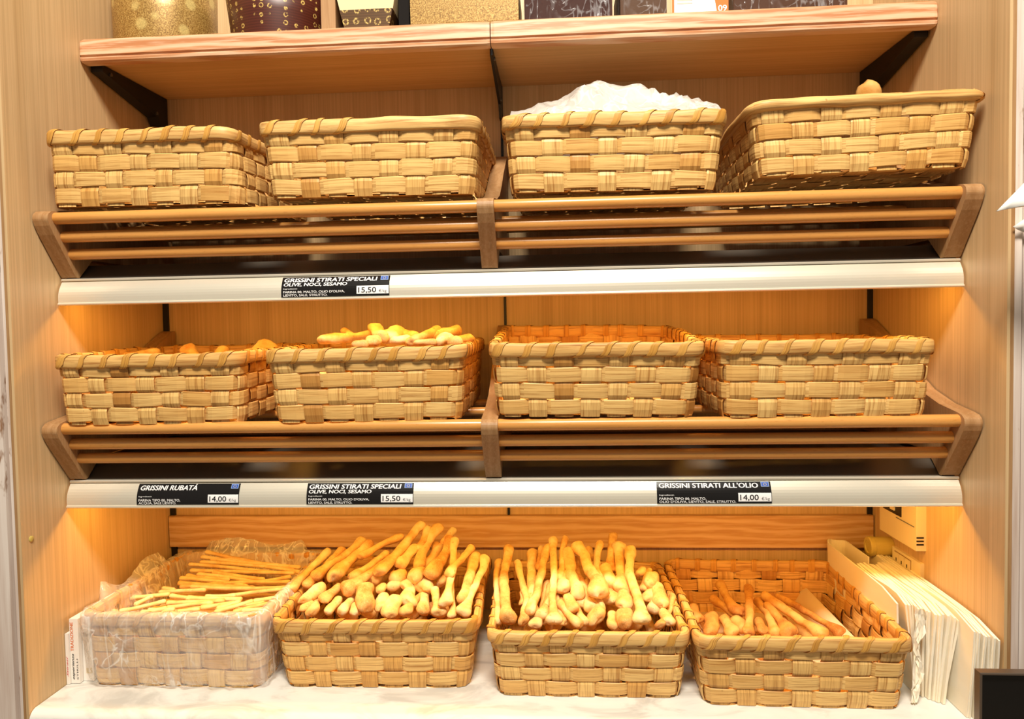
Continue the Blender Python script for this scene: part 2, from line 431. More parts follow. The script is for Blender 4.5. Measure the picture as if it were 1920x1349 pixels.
# ------------------------------------------------------------------ metal shelves with price rails, lamps
def rail_pt(z0, t):   # t 0 bottom .. 1 top of the cream face
    return (RAIL_Y + .0125*t - .0045*sin(pi*t) + .001, z0 + .0055 + .0405*t)
def rail_shelf(z0, lab):
    t = thing('metal_shelf', lab, 'shelf', (0, -.2, z0), group='metal shelves')
    g = W-.0035
    b = MB()
    pr = [(RAIL_Y, z0), (RAIL_Y-.0015, z0+.002), (RAIL_Y-.001, z0+.0045)]
    pr += [rail_pt(z0, i/8) for i in range(9)]
    y, z = pr[-1]
    pr += [(y+.004, z+.0008), (y+.004, z+.0018), (y-.0015, z+.002), (y-.002, z+.005), (y, z+.0065), (y+.012, z+.0065)]
    pr += [(y+.012, z-.002)] + [(a+.008, c) for a, c in [rail_pt(z0, i/4) for i in (4, 2, 0)]] + [(RAIL_Y+.008, z0)]
    b.prism_x(pr, -g, g); b.build('price_rail', RAIL, t)
    zt = z+.0065
    # steel tray: front lip slopes up, then flat to the wall
    top = [(y+.010, zt-.0005), (y+.050, zt+.030), (-.001, zt+.036)]
    pr2 = [(a, c) for a, c in top] + [(a, c-.002) for a, c in top[::-1]]
    b = MB(); b.prism_x(pr2[::-1], -g, g); b.build('tray', STEEL, t)
    return t
RZ = .053
rail_shelf(Z1, 'steel shelf and cream price rail carrying the upper rack, one price label')
rail_shelf(Z2, 'steel shelf and cream price rail carrying the lower rack, three price labels')
def tube_lamp(z0, lab, power):
    y, z = -.325, z0+.036
    t = thing('tube_lamp', lab, 'lamp', (0, y, z), group='shelf tube lamps')
    b = MB(); b.box((0, y, z+.012), (1.64, .034, .012)); b.build('housing', TUBEBODY, t)
    m = Mat('lamp_tube_glow'); m.b.inputs['Emission Color'].default_value = LAMP_COL+(1,); m.b.inputs['Emission Strength'].default_value = 4; m.col((.9, .8, .6, 1))
    b = MB(); b.tube([(-.81, y, z), (.81, y, z)], .006, 10); b.build('tube', m.m, t)
    area('tube_light', (0, -.01, -.009), (0, .07, -.35), 1.62, .02, power, LAMP_COL, t)
tube_lamp(Z1, 'warm tube lamp hidden under the upper metal shelf', LAMP_W[1])
tube_lamp(Z2, 'warm tube lamp hidden under the lower metal shelf', LAMP_W[2])

# ------------------------------------------------------------------ wooden racks
def rack(z0, lab):
    dz = z0-Z2
    t = thing('wooden_rack', lab, 'rack', (0, -.3, z0+RZ), group='wooden basket racks')
    # outline of an arm (y,z) for the lower rack; front leg leans out, elbow is rounded, then it climbs to the wall
    out = [(-.352, 1.2965), (-.3615, 1.2965)]
    el = [(-.418, 1.372), (-.428, 1.388), (-.433, 1.400), (-.431, 1.409), (-.423, 1.415), (-.410, 1.418)]
    back = [(-.35, 1.427), (-.28, 1.447), (-.22, 1.478), (-.16, 1.517), (-.08, 1.560), (-.03, 1.585), (-.012, 1.590), (-.0095, 1.584)]
    inner = [(-.0095, 1.30+.035), (-.31, 1.30+.035)]
    pr = [(y, z+dz) for y, z in out+el+back+inner]
    w = .03
    for x0 in (-W+.003, -.021, W-.003-w):
        b = MB(); b.prism_x(pr[::-1], x0, x0+w); b.build('arm', ARM, t, mods=[('bevel', .003, 2)])
    for x0, x1 in ((-W+.03, -.018), (.006, W-.03)):
        for (y, z), r in zip(((-.411, 1.4035), (-.391, 1.3715), (-.371, 1.3405), (-.22, 1.407), (-.08, 1.410)), (.0112, .0108, .0106, .009, .009)):
            b = MB(); L = x1-x0; e = .004
            b.tube([(x0, y, z+dz), (x0+e*.4, y, z+dz), (x0+e, y, z+dz)]+[(x0+e+(L-2*e)*i/6, y, z+dz) for i in range(1, 6)]+[(x1-e, y, z+dz), (x1-e*.4, y, z+dz), (x1, y, z+dz)],
                   [r*.8, r*.95]+[r]*7+[r*.95, r*.8], 16)
            b.build('dowel', BEECH, t, smooth=True)
    return t
rack(Z1, 'upper wooden rack of round dowels under the top row of baskets')
rack(Z2, 'lower wooden rack of round dowels under the middle row of baskets')

# ------------------------------------------------------------------ woven baskets
def rrect(s, ax, ay, r):
    """point and outward normal on a rounded rectangle, s in 0..1 from the front-left corner, front first"""
    sx, sy, qa = 2*(ax-r), 2*(ay-r), pi*r/2
    L = 2*sx+2*sy+4*qa; d = (s % 1)*L + qa/2
    segs = [(qa, 'a', (-ax+r, -ay+r), 1.0), (sx, 'l', (-ax+r, -ay), (1, 0)), (qa, 'a', (ax-r, -ay+r), 1.5), (sy, 'l', (ax, -ay+r), (0, 1)),
            (qa, 'a', (ax-r, ay-r), 2.0), (sx, 'l', (ax-r, ay), (-1, 0)), (qa, 'a', (-ax+r, ay-r), 2.5), (sy, 'l', (-ax, ay-r), (0, -1))]
    d %= L
    for ln, k, p, q in segs:
        if d <= ln+1e-9: break
        d -= ln
    if k == 'l': return p[0]+q[0]*d, p[1]+q[1]*d, q[1], -q[0]
    a = q*pi + d/r
    return p[0]+r*cos(a), p[1]+r*sin(a), cos(a), sin(a)
def basket(label, loc, rot, wb, wt, db, dt, h, seed, wrap=.042, skip=(), rimh=.0125, slack=1.0, bare=False):
    R = random.Random(seed)
    t = thing('wicker_basket', label, 'basket', loc, rot, 'woven chip-wood baskets')
    nf, ns, rows = 7, 8, 4
    n = 2*(nf+ns); zb, zt = .004, h-.012; ph = (zt-zb)/rows
    def per(s, z, off=0):
        k = z/h; ax = (wb+(wt-wb)*k)/2; ay = (db+(dt-db)*k)/2
        ax += .002*sin(s*2*pi*3+seed); ay += .002*cos(s*2*pi*2+seed)
        x, y, nx, ny = rrect(s, ax, ay, .02)
        return Vector((x+nx*off, y+ny*off, z))
    amp = .0030*slack
    sh = lambda c: max(-1, min(1, 1.7*c))
    b = MB(); P = 2*(wb+db)
    for j in range(rows):
        zj = zb+(j+.5)*ph; hh = ph*(.93+.05*R.random()); M = n*5; par = (-1)**j
        jit = [R.uniform(-.0012, .0012) for _ in range(n)]; tn = [min(1, max(0, R.gauss(.66, .16))) for _ in range(n)]
        wid = [R.uniform(.9, 1.04) for _ in range(n)]
        cols = []
        for i in range(M):
            s = i/M; q = s*n; k = int(q) % n; fr = q-int(q); k2 = (k+1) % n
            sm = lambda a: a[k]*(1-fr)+a[k2]*fr
            o = amp*max(-1, min(1, 2.0*par*cos(pi*(q-.5))+.45))
            z0_ = zj+sm(jit); w2 = hh/2*sm(wid)
            cols.append([per(s, z0_-w2, o-.0008), per(s, z0_-w2*.9, o+.0004), per(s, z0_, o+.0010), per(s, z0_+w2*.9, o+.0004), per(s, z0_+w2, o-.0008),
                         per(s, z0_+w2*.9, o-.0012), per(s, z0_-w2*.9, o-.0012)])
        base = len(b.v)
        for c in cols: b.v.extend([tuple(p) for p in c])
        m7 = 7
        for i in range(M):
            i2 = (i+1) % M; tone = tn[int((i/M*n-.0)//1) % n] if par > 0 else tn[int((i/M*n)//1) % n]
            # one tone per float (two cells)
            cell = int(i/M*n); ph_ = (cell+(0 if par > 0 else 1))//2*2 % n
            tone = tn[ph_]
            for a in range(m7):
                a2 = (a+1) % m7
                b.f.append([base+i*m7+a, base+i2*m7+a, base+i2*m7+a2, base+i*m7+a2])
                vv = (0, .1, .5, .9, 1, .9, .1)
                b.uv.append([(i/M*P, vv[a]*hh), ((i+1)/M*P, vv[a]*hh), ((i+1)/M*P, vv[a2]*hh), (i/M*P, vv[a2]*hh)]); b.t.append(tone)
    # upright stakes
    pitch = 1/n
    for k in range(n):
        s0 = (k+.5)*pitch; wd_ = pitch*R.uniform(.66, .78)/2; tone = min(1, max(0, R.gauss(.6, .22)))
        if R.random() < .13: tone = R.uniform(.10, .3)
        zs = [i*h/20 for i in range(21)]; rr = []
        sgn = (-1)**k
        for z in zs:
            c = cos(pi*((z-zb)/ph-.5)) if zb < z < zt else 0
            o = -amp*sgn*sh(c)*.9
            rr.append([per(s0-wd_, z, o-.0006), per(s0-wd_*.8, z, o+.0005), per(s0, z, o+.0009), per(s0+wd_*.8, z, o+.0005), per(s0+wd_, z, o-.0006), per(s0, z, o-.0012)])
        L = h
        b.grid(rr, closed_u=True, tone=tone, uv=lambda a, c, L=L: (c/20*L+k, a*.008), flip=True)
        if R.random() < .3:   # split second stake lying over the first
            pass
    b.build('woven_body', CHIP, t, local=True, smooth=False)
    # woven base
    b = MB(); ax, ay = wb/2-.004, db/2-.004
    def strip(axis, c, w, kk):
        N = 40; rr = []; tone = min(1, max(0, R.gauss(.5, .2))); cells = ns if axis == 'y' else nf
        L = ay if axis == 'y' else ax
        for i in range(N+1):
            u = -L+2*L*i/N; q = (u+L)/(2*L)*cells
            o = .0016*((-1)**kk)*sh(cos(pi*(q-.5))) * (1 if axis == 'y' else -1) + .003
            pts = []
            for d, e in ((-w/2, 0), (-w*.4, -.0008), (w*.4, -.0008), (w/2, 0), (0, .0006)):
                pts.append((c+d, u, o+e) if axis == 'y' else (u, c+d, o+e))
            rr.append(pts)
        b.grid(rr, closed_u=True, tone=tone, uv=lambda a, d: (d/40*.4+kk, a*.008))
    for i in range(nf): strip('y', -ax+2*ax*(i+.5)/nf, 2*ax/nf*.86, i)
    for i in range(ns): strip('x', -ay+2*ay*(i+.5)/ns, 2*ay/ns*.86, i)
    b.build('woven_base', CHIP, t, local=True)
    # rim splints
    b = MB(); M = 150; T, H = .0075, rimh; zc = h-.010; rr = []; K = 12
    def prof(s, a, g=0):
        ca, sa = cos(a), sin(a)
        e = .55
        x = (abs(ca)**e)*(1 if ca > 0 else -1)*(T+g); z = (abs(sa)**e)*(1 if sa > 0 else -1)*(H+g)
        if bare: x, z = ca*(T+.003+g), sa*(H+g)
        nz = .0016*noise.noise(Vector((s*26, a*.6, seed*3.3))) + .0022*noise.noise(Vector((s*9, 5, seed)))
        p = per(s, h*.94, x+.001+nz*(1 if g == 0 else .8)); p.z = zc+z+nz*1.3
        return p
    for i in range(M): rr.append([prof(i/M, 2*pi*k/K) for k in range(K)])
    b.grid(rr, closed_u=True, closed_v=True, tone=R.uniform(.45, .8), uv=lambda a, c: (c/M*P, a/K*.04))
    b.build('rim', CHIP_RIM, t, local=True, smooth=True)
    # bark binding wound round the rim
    b = MB(); turns = int(P/wrap); adv = 1/turns; fw = .0125/P
    for i in range(turns):
        s0 = i*adv+R.uniform(-.1, .1)*adv
        if any(a <= (s0 % 1) <= c for a, c in skip): continue
        rr = []; lean = adv*R.uniform(.5, .8); wv = fw*R.uniform(.75, 1.1); N = 16
        for k in range(N+1):
            a = -1.9+ (2*pi-.5)*k/N
            s = s0+lean*min(1, max(0, (a+1.6)/3.4))
            rr.append([prof(s-wv/2, a, .0014), prof(s, a, .0021), prof(s+wv/2, a, .0014)])
        b.grid(rr, tone=R.uniform(.25, .9), uv=lambda a, c: (c/16*.06+i, a*.006), flip=True)
    b.build('binding', CHIP_BIND, t, local=True, smooth=True)
    DIM[t.name] = (wb, wt, db, dt, h)
    return t
DIM = {}

def place_basket(label, fl, fr, rl, rr, yf, depth=.375, seed=1, tilt=0, yaw=None, roll=0, dback=.03, **k):
    """front base corners fl, fr and front rim corners rl, rr in photo pixels, front face at y = yf"""
    a, c = at(*fl, y=yf), at(*fr, y=yf); e, g = at(*rl, y=yf-.008), at(*rr, y=yf-.008)
    wb, wt = (c-a).length, (g-e).length
    h = ((e.z-a.z)+(g.z-c.z))/2
    mid = (a+c)/2
    rx = tilt; rz = yaw or 0; ry = -math.atan2(c.z-a.z, c.x-a.x) if roll is None else roll
    M = Matrix.Rotation(rz, 4, 'Z') @ Matrix.Rotation(ry, 4, 'Y') @ Matrix.Rotation(rx, 4, 'X')
    loc = mid + M.to_3x3() @ Vector((0, depth/2, 0))
    if k.pop('counter', False): loc.z = ZC+.001
    return basket(label, loc, M.to_euler(), wb, wt, depth-.014, depth+.012, h, seed, **k)
TL = .045
# top row
place_basket('wicker basket on the upper rack nearest the left side panel', (95, 388), (447, 380), (86, 252), (424, 238), -.425, .375, 1, TL, 0, None)
place_basket('wicker basket on the upper rack whose front rim has lost its right bindings', (506, 371), (885, 362), (494, 234), (893, 215), -.425, .375, 2, TL, 0, None, skip=((.1, .26),))
place_basket('wicker basket on the upper rack with a white plastic bag in it', (960, 360), (1341, 354), (947, 222), (1354, 204), -.425, .375, 3, TL, 0, None)
place_basket('wicker basket on the upper rack with a plain round stick rim', (1428, 328), (1816, 312), (1409, 185), (1830, 170), -.435, .375, 4, TL*.3, -.03, None, wrap=.034, skip=((0, .235), (.74, 1)), bare=True, rimh=.0095)
TL = .085
# middle row
place_basket('wicker basket on the lower rack nearest the left side panel', (118, 799), (446, 794), (106, 674), (440, 658), -.425, .375, 5, .025, .03, 0, slack=1.2)
place_basket('wicker basket on the lower rack heaped with breadsticks', (517, 794), (864, 788), (523, 658), (889, 650), -.425, .375, 6, .025, .02, None)
place_basket('empty looking wicker basket on the lower rack right of the middle arm', (934, 783), (1305, 784), (920, 648), (1312, 640), -.425, .375, 7, TL, 0, None)
place_basket('wicker basket on the lower rack nearest the right side panel', (1362, 784), (1741, 784), (1354, 644), (1749, 635), -.425, .375, 8, .018, .02, None)
# counter
B1 = place_basket('wicker basket on the counter lined with clear plastic', (172, 1284), (484, 1290), (164, 1148), (492, 1152), -.40, .36, 9, 0, 0, 0, counter=True)
B2 = place_basket('wicker basket on the counter heaped with fat slanting breadsticks', (536, 1288), (876, 1294), (522, 1162), (900, 1168), -.392, .36, 10, 0, .03, 0, counter=True)
B3 = place_basket('wicker basket on the counter with upright breadsticks spread like a fan', (932, 1308), (1277, 1311), (914, 1186), (1288, 1190), -.415, .38, 11, 0, 0, 0, counter=True)
B4 = place_basket('nearly empty wicker basket on the counter beside the paper bags', (1322, 1328), (1692, 1330), (1302, 1200), (1702, 1196), -.44, .40, 12, 0, -.03, 0, counter=True)


# ------------------------------------------------------------------ bread
def bread_mesh(p0, p1, r0, r1, seed, bend=.06, k0=1.25, k1=1.1, seg=12, rings=22, rough=1.0):
    R = random.Random(seed*7919+13)
    p0, p1 = Vector(p0), Vector(p1); d = p1-p0; L = d.length; dn = d.normalized()
    side = d.cross(Vector((0, 0, 1))).normalized() if abs(dn.z) < .95 else Vector((1, 0, 0))
    up = side.cross(dn)
    b1, b2, ph = R.uniform(-bend, bend)*L, R.uniform(-bend, bend)*L*.7, R.uniform(0, 6)
    fan = R.uniform(.0, .38)*rough; ang = R.uniform(-.6, .6); slant = R.uniform(-.5, .5)*rough
    pw0, pw1 = R.uniform(.36, .5), R.uniform(.36, .5)
    b = MB(); rows = []; ra = (r0+r1)/2
    ts = [0, .004, .012, .025, .045, .07, .105]+[.105+.79*i/(rings-8) for i in range(1, rings-8)]+[.895, .93, .955, .975, .988, .996, 1]
    for t in ts:
        wig = noise.noise(Vector((t*L*16, seed*2.3, 4)))*ra*.55*rough
        c = p0+d*t+side*(sin(pi*t)*b1+sin(2*pi*t+ph)*b2*.4+wig)+up*(sin(pi*t)*b2*.4)
        r = r0*(1-t)+r1*t
        e0, e1 = t*L/r0, (1-t)*L/r1
        g0, g1 = math.exp(-max(0, e0-1)**2/5), math.exp(-max(0, e1-1)**2/5)
        waist = 1-.16*rough*(1-max(g0, g1))
        cap = max(.02, 1-(1-min(1, e0/.95))**2)**pw0*max(.02, 1-(1-min(1, e1/.95))**2)**pw1
        q = r*waist*(1+(k0-1)*g0+(k1-1)*g1)*cap*(1+.13*rough*noise.noise(Vector((t*L*34, seed*1.7, 0))))
        fa = 1+fan*g0; fb = 1-fan*.35*g0-.10
        row = []
        for k in range(seg):
            w = 2*pi*k/seg; x, y = cos(w)*fa, sin(w)*fb
            x, y = x*cos(ang)-y*sin(ang), x*sin(ang)+y*cos(ang)
            row.append(c+side*(x*q)+up*(y*q)+dn*(slant*x*r0*.6*g0*math.exp(-e0)))
        rows.append(row)
    b.grid(rows, closed_u=True, flip=True); b.poly(rows[0]); b.poly(rows[-1][::-1])
    for i, v in enumerate(b.v):
        q = Vector(v); n = noise.noise_vector(q*42+Vector((seed, 0, 0)))*(ra*.28*rough)+noise.noise_vector(q*120+Vector((seed, 3, 0)))*(ra*.10*rough)
        b.v[i] = tuple(q+n)
    return b
STICKS = 0
def stick(p0, p1, r0, r1, label, group, mat=None, **k):
    global STICKS
    STICKS += 1
    b = bread_mesh(p0, p1, r0, r1, STICKS, **k)
    o = b.build('breadstick', mat or BREAD, smooth=True)
    return tag(o, label, 'breadstick', group)
def dist(p): return (p-CAM).dot(_f)
def heap(data, org, scale, yrule, label, group, special={}, mat=None, fat=1.03):
    """data rows in crop coordinates: (front x, front y, back x, back y, width[, lift])"""
    RR = random.Random(len(data))
    for i, row in enumerate(data):
        fx, fy, bx, by, w = row[:5]
        lift = row[5] if len(row) > 5 else 0
        u, v = org[0]+fx/scale, org[1]+fy/scale
        p0 = at(u, v, y=yrule(v)-lift)
        r = w/scale/2/FPX*dist(p0)*fat
        if bx is None:
            p1 = p0+Vector((RR.uniform(-.045, .05), RR.uniform(.09, .13), RR.uniform(.012, .04)))
            r *= .78; r1 = r*.9
        else:
            u2, v2 = org[0]+bx/scale, org[1]+by/scale
            p1 = at(u2, v2, y=yrule(v2)-lift); r1 = w/scale/2/FPX*dist(p1)*.9*fat
        dirn = (p0-p1).normalized()
        stick(p0+dirn*r*.55, p1-dirn*r*.4, r, r1, special.get(i, label), group, mat, k0=1+RR.uniform(.1, .5)*min(1, (p1-p0).length/(8*r)), k1=RR.uniform(1, 1.25), bend=.05)
def filler(cx, wx, y0, y1, z0, layers, n, r, label, group, seed, mat=None, along='y'):
    R = random.Random(seed)
    for l in range(layers):
        for i in range(n):
            if along == 'y':
                x = cx-wx+2*wx*(i+.5)/n+R.uniform(-.006, .006)
                stick((x+R.uniform(-.015, .015), y0+R.uniform(0, .03), z0+l*r*2), (x+R.uniform(-.015, .015), y1-R.uniform(0, .03), z0+l*r*2+R.uniform(0, .004)), r, r*.9, label, group, mat)
            else:
                y = y0+(y1-y0)*(i+.5)/n
                stick((cx-wx+R.uniform(0, .02), y, z0+l*r*2), (cx+wx-R.uniform(0, .02), y+R.uniform(-.006, .006), z0+l*r*2), r, r, label, group, mat, k0=1.05, k1=1.05, rough=.4)

# heaped basket, second from left
H2 = [(30,640,390,270,90),(160,600,520,250,80),(260,520,720,170,90,.01),(430,520,780,200,130,.02),(690,320,1080,130,80,.035),(600,530,930,290,90,.012),(540,650,1000,330,105,.02),(860,470,1265,10,112,.04),
      (1050,400,1230,240,100,.03),(1240,260,1330,50,84,.03),(1250,420,1430,40,104,.03),(1350,500,1540,150,112,.035),(1490,190,1565,65,80,.01),(1490,770,1580,170,84,.04),(1530,500,1740,230,80,.055),(1650,740,1780,310,108,.03),
      (1640,860,1860,330,84,.03),(1540,890,1560,570,58,.02),(1430,860,1390,630,84,.01),(150,730,330,600,110,.01),(320,740,480,610,90,.01),(130,820,240,770,64),(740,800,740,610,150,.02),(870,810,905,700,104,.005),
      (855,650,910,600,84),(960,870,1030,720,118,.005),(1160,760,None,None,140),(1275,840,None,None,130),(1100,850,None,None,110),(1200,530,None,None,150,.02),(1120,620,None,None,128),(1285,620,None,None,150),
      (1000,540,1110,480,110,.01),(990,610,None,None,100),(820,550,None,None,128,.005),(380,850,480,720,80),(510,850,590,740,92),(630,860,640,790,92),(240,850,None,None,112),(1330,430,1400,200,70),(1440,580,None,None,90)]
G2 = 'fat breadsticks in the heaped basket'
SP2 = {0: 'orange breadstick hanging out at the far left of the heaped counter basket', 7: 'long breadstick whose tip stands highest over the heaped counter basket', 4: 'short bent breadstick lying crosswise on top of the heaped basket', 6: 'pale wide breadstick pointing down left across the middle of the heap',
       13: 'thin upright breadstick standing at the right of the heaped basket', 14: 'golden curved breadstick on top at the right of the heap', 15: 'broad very pale breadstick end at the right of the heap', 16: 'breadstick along the right rim of the heaped basket',
       22: 'thick pale breadstick end pointing down in the middle of the heap', 19: 'pale pointed breadstick end at the lower left of the heap', 10: 'ringed breadstick with a knotted pale end near the top of the heap', 3: 'broad pale breadstick at the upper left of the heap'}
heap(H2, (540, 980), 5.053, lambda v: -.352+(1165-v)*.00150, 'fat golden breadstick in the heap of the counter basket second from left', G2, SP2)
filler(-.236, .13, -.33, -.07, .922, 2, 6, .013, 'breadstick at the bottom of the heaped counter basket', 'bottom breadsticks of the heaped basket', 2)
filler(-.236, .12, -.30, -.07, .972, 2, 5, .014, 'breadstick at the bottom of the heaped counter basket', 'bottom breadsticks of the heaped basket', 22)

# basket with upright sticks, third from left
H3 = [(165,900,165,350,68),(250,880,260,230,100,.02),(380,900,330,355,80,.01),(470,850,460,260,108),(450,800,600,230,92,.035),(670,890,665,150,80,.045),(700,510,760,140,72,.04),(740,600,770,470,104,.03),(890,650,790,270,118,.04),
      (1060,640,880,200,126,.06),(1090,550,1070,190,84,.03),(1200,570,1130,400,112,.03),(1290,620,1260,210,108,.03),(1180,440,1200,110,84,.02),(1460,890,1360,240,100,.05),(1440,470,1470,420,84,.02),(1470,600,1530,430,60,.02),
      (1535,560,1550,480,100,.035),(1640,740,1600,570,108,.02),(1510,690,1545,620,80,.01),(1550,790,None,None,108),(1700,900,1640,810,98),(890,920,720,720,82,.02),(850,780,790,680,92,.03),(920,730,None,None,140,.01),(985,780,None,None,108,.015),
      (1170,700,None,None,140,.015),(1290,750,None,None,142,.02),(1060,870,None,None,150),(760,900,None,None,104),(530,840,None,None,100,.02),(1320,920,1310,820,128,.01),(1200,940,1190,820,78),(590,890,None,None,96),(380,720,380,620,62),
      (1090,790,None,None,92,.01),(1620,930,None,None,84),(480,930,None,None,90),(690,900,None,None,70),(940,900,None,None,100),(540,430,560,230,70),(930,600,860,330,80),(1000,330,990,230,66),(1340,560,1320,300,70)]
G3 = 'breadsticks fanned in the third counter basket'
SP3 = {1: 'tall straight breadstick with pale foot at the left of the fan basket', 0: 'orange breadstick against the left rim of the fan basket', 3: 'broad curved golden breadstick at the left of the fan', 4: 'breadstick leaning right with a pale crooked end in the fan basket', 5: 'tall thin breadstick reaching from the front rim past the back rim of the fan basket',
       9: 'pale breadstick with a lumpy white end in the middle of the fan', 8: 'thick breadstick left of the lumpy white one in the fan', 12: 'thick round ended breadstick on the right of the fan', 14: 'long breadstick slanting to the front right of the fan', 17: 'oval breadstick end by the right rim of the fan basket', 13: 'highest breadstick tip against the backboard over the fan basket',
       22: 'slim breadstick slanting down right at the front of the fan', 6: 'thin breadstick with a darker flat tip near the middle of the fan'}
heap(H3, (900, 980), 4.8, lambda v: -.372+(1172-v)*.00178, 'golden breadstick among the fan of the third counter basket', G3, SP3)
filler(.165, .135, -.34, -.06, .922, 2, 6, .013, 'breadstick at the bottom of the fan basket on the counter', 'bottom breadsticks of the fan basket', 3)
filler(.165, .125, -.30, -.06, .972, 1, 6, .014, 'breadstick at the bottom of the fan basket on the counter', 'bottom breadsticks of the fan basket', 33)

# nearly empty basket, right
H4 = [(800,690,580,400,104,.02),(760,720,520,550,92),(890,890,870,430,98,.05),(1150,890,950,570,96,.01),(1290,890,1070,620,106,.02),(1640,910,1020,510,104,.04),(1800,890,1160,530,82,.02),(830,850,730,770,110),(720,890,630,740,108),(510,870,510,720,136),(380,760,310,640,108,.01),(1040,890,960,770,84),(1330,870,1230,750,76)]
L4 = ['breadstick with a knobbed dark end leaning left in the nearly empty basket', 'breadstick lying lowest left of the knobbed one in the nearly empty basket', 'upright breadstick with a split tip in the nearly empty basket', 'breadstick just right of the upright one in the nearly empty basket', 'short straight pale breadstick in the middle right of the nearly empty basket',
      'long flat breadstick lying over the others in the nearly empty basket', 'rightmost breadstick with a black spot in the nearly empty basket', 'short breadstick end under the upright one in the nearly empty basket', 'breadstick end in front of the lowest left one in the nearly empty basket', 'brown bent breadstick end at the left front of the nearly empty basket',
      'breadstick end against the left side of the nearly empty basket', 'breadstick end right of the foot of the upright one in the nearly empty basket', 'breadstick showing between the two flat right ones in the nearly empty basket']
heap(H4, (1240, 1020), 5.333, lambda v: -.26+(1187-v)*.0022, '', 'breadsticks in the nearly empty basket', dict(enumerate(L4)), BREAD_DARK)
filler(.535, .11, -.30, -.12, .918, 1, 5, .012, 'breadstick under the others in the nearly empty basket', 'bottom breadsticks of the nearly empty basket', 4, BREAD_DARK)

# middle row, heaped basket
H6 = [(215,290,760,245,98,.02),(735,185,790,270,92,.05),(660,305,760,300,92,.05),(820,275,960,205,108,.03),(960,235,1120,275,92,.01),(1060,310,1300,200,90,.03),(1240,250,1520,200,108,.01),(1395,270,1330,320,88,.06),(1520,320,1440,330,104,.05),(1640,275,1500,290,74),(1110,325,1300,320,64,.06),(530,335,640,335,76,.06),(900,300,1050,280,80,.02),(500,250,420,200,60)]
L6 = ['long pale breadstick lying flat at the left on the middle row heap', 'upright knob ended breadstick on the middle row heap', 'round breadstick end below the upright knob on the middle row heap', 'browned breadstick end in the centre of the middle row heap', 'pale breadstick behind the browned end on the middle row heap', 'breadstick slanting up right on the middle row heap',
      'fat golden breadstick at the right top of the middle row heap', 'pale breadstick end pointing up near the right of the middle row heap', 'rightmost pale breadstick end on the middle row heap', 'dim breadstick at the back right of the middle row heap', 'thin breadstick along the rim of the middle row heap', 'flat breadstick end under the long pale one on the middle row heap',
      'breadstick low in the middle of the middle row heap', 'breadstick tip at the back left of the middle row heap']
heap(H6, (560, 580), 5.053, lambda v: -.345+(650-v)*.0034, '', 'breadsticks in the heaped middle row basket', dict(enumerate(L6)), fat=1.18)
filler(-.225, .13, -.36, -.10, 1.515, 1, 6, .012, 'breadstick in the lower layer of the middle row heap', 'lower breadsticks of the middle row heap', 6)
filler(-.225, .13, -.36, -.10, 1.49, 1, 6, .012, 'breadstick in the lower layer of the middle row heap', 'lower breadsticks of the middle row heap', 66)
# middle row, left basket: a few tips above the rim
for j, (u, v, u2, v2, w, lab) in enumerate([(346, 650, 372, 676, 17, 'breadstick tip leaning left in the left middle row basket'), (424, 652, 405, 680, 16, 'breadstick tip in the middle of the left middle row basket'), (507, 644, 480, 674, 26, 'tallest golden breadstick tip at the right of the left middle row basket'), (480, 660, 440, 672, 18, 'flat breadstick beside the tallest tip in the left middle row basket'), (300, 662, 200, 668, 18, 'long flat breadstick at the left of the left middle row basket')]):
    a, c = at(u, v, y=-.19), at(u2, v2, y=-.23)
    stick(a, c, w/2/FPX*dist(a), w/2/FPX*dist(c)*1.1, lab, 'breadsticks in the left middle row basket', BREAD)
filler(-.645, .13, -.37, -.10, 1.52, 1, 6, .011, 'breadstick lying low in the left middle row basket', 'low breadsticks of the left middle row basket', 55)
# a bread end over the rim of the upper right basket
a = at(1628, 153, y=-.20); c = a+Vector((.03, .04, -.19))
stick(a, c, .017, .017, 'crusty bread end poking above the round rimmed upper basket', None, BREAD_DARK)

# thin sticks in the lined basket
TB = [(1000,150,1720,290),(970,190,1770,275),(960,230,1765,312),(870,250,1690,330),(880,300,1720,322),(940,330,1480,410),(800,360,1350,430),(780,400,1400,442),(850,340,1200,372),(800,430,1690,392),(880,430,1650,442),(1400,400,1690,350),(1060,310,1480,372),(1040,210,1600,260)]
TF = [(400,520,720,488),(630,475,1010,455),(660,440,760,460),(430,580,590,500),(310,630,690,545),(690,560,1160,540),(690,600,1070,560),(540,620,760,610),(650,640,1070,660),(960,600,1250,560),(1070,640,1390,545),(1170,510,1640,450),(1380,550,1620,515),(1000,510,1250,500),(1090,610,1290,545),(200,600,300,632),(1220,640,1510,565),(1050,670,1300,650),(1290,625,1520,605),(780,630,960,610),(720,500,1000,530),(850,520,1300,530),(480,640,700,600),(1150,590,1480,560),(900,670,1150,690)]
yr1 = lambda v: -.352+(1158-v)*.0024
def thin(data, label, group, jit):
    R = random.Random(jit)
    for i, (x0, y0, x1, y1) in enumerate(data):
        v0, v1 = 1000+y0/4.267, 1000+y1/4.267; vm = (v0+v1)/2; y = yr1(vm)
        a = at(150+x0/4.267, v0, y=yr1(v0)*.5+y*.5); c = at(150+x1/4.267, v1, y=yr1(v1)*.5+y*.5)
        stick(a, c, .0052, .0050, label, group, BREAD_THIN, bend=.03, k0=1.15, k1=1.1, seg=8, rough=.45)
thin(TB, 'thin breadstick lying in the orange lit back half of the lined basket', 'thin breadsticks at the back of the lined basket', 1)
thin(TF, 'pale thin breadstick lying in the front half of the lined basket', 'thin breadsticks at the front of the lined basket', 2)
cb = B1.location
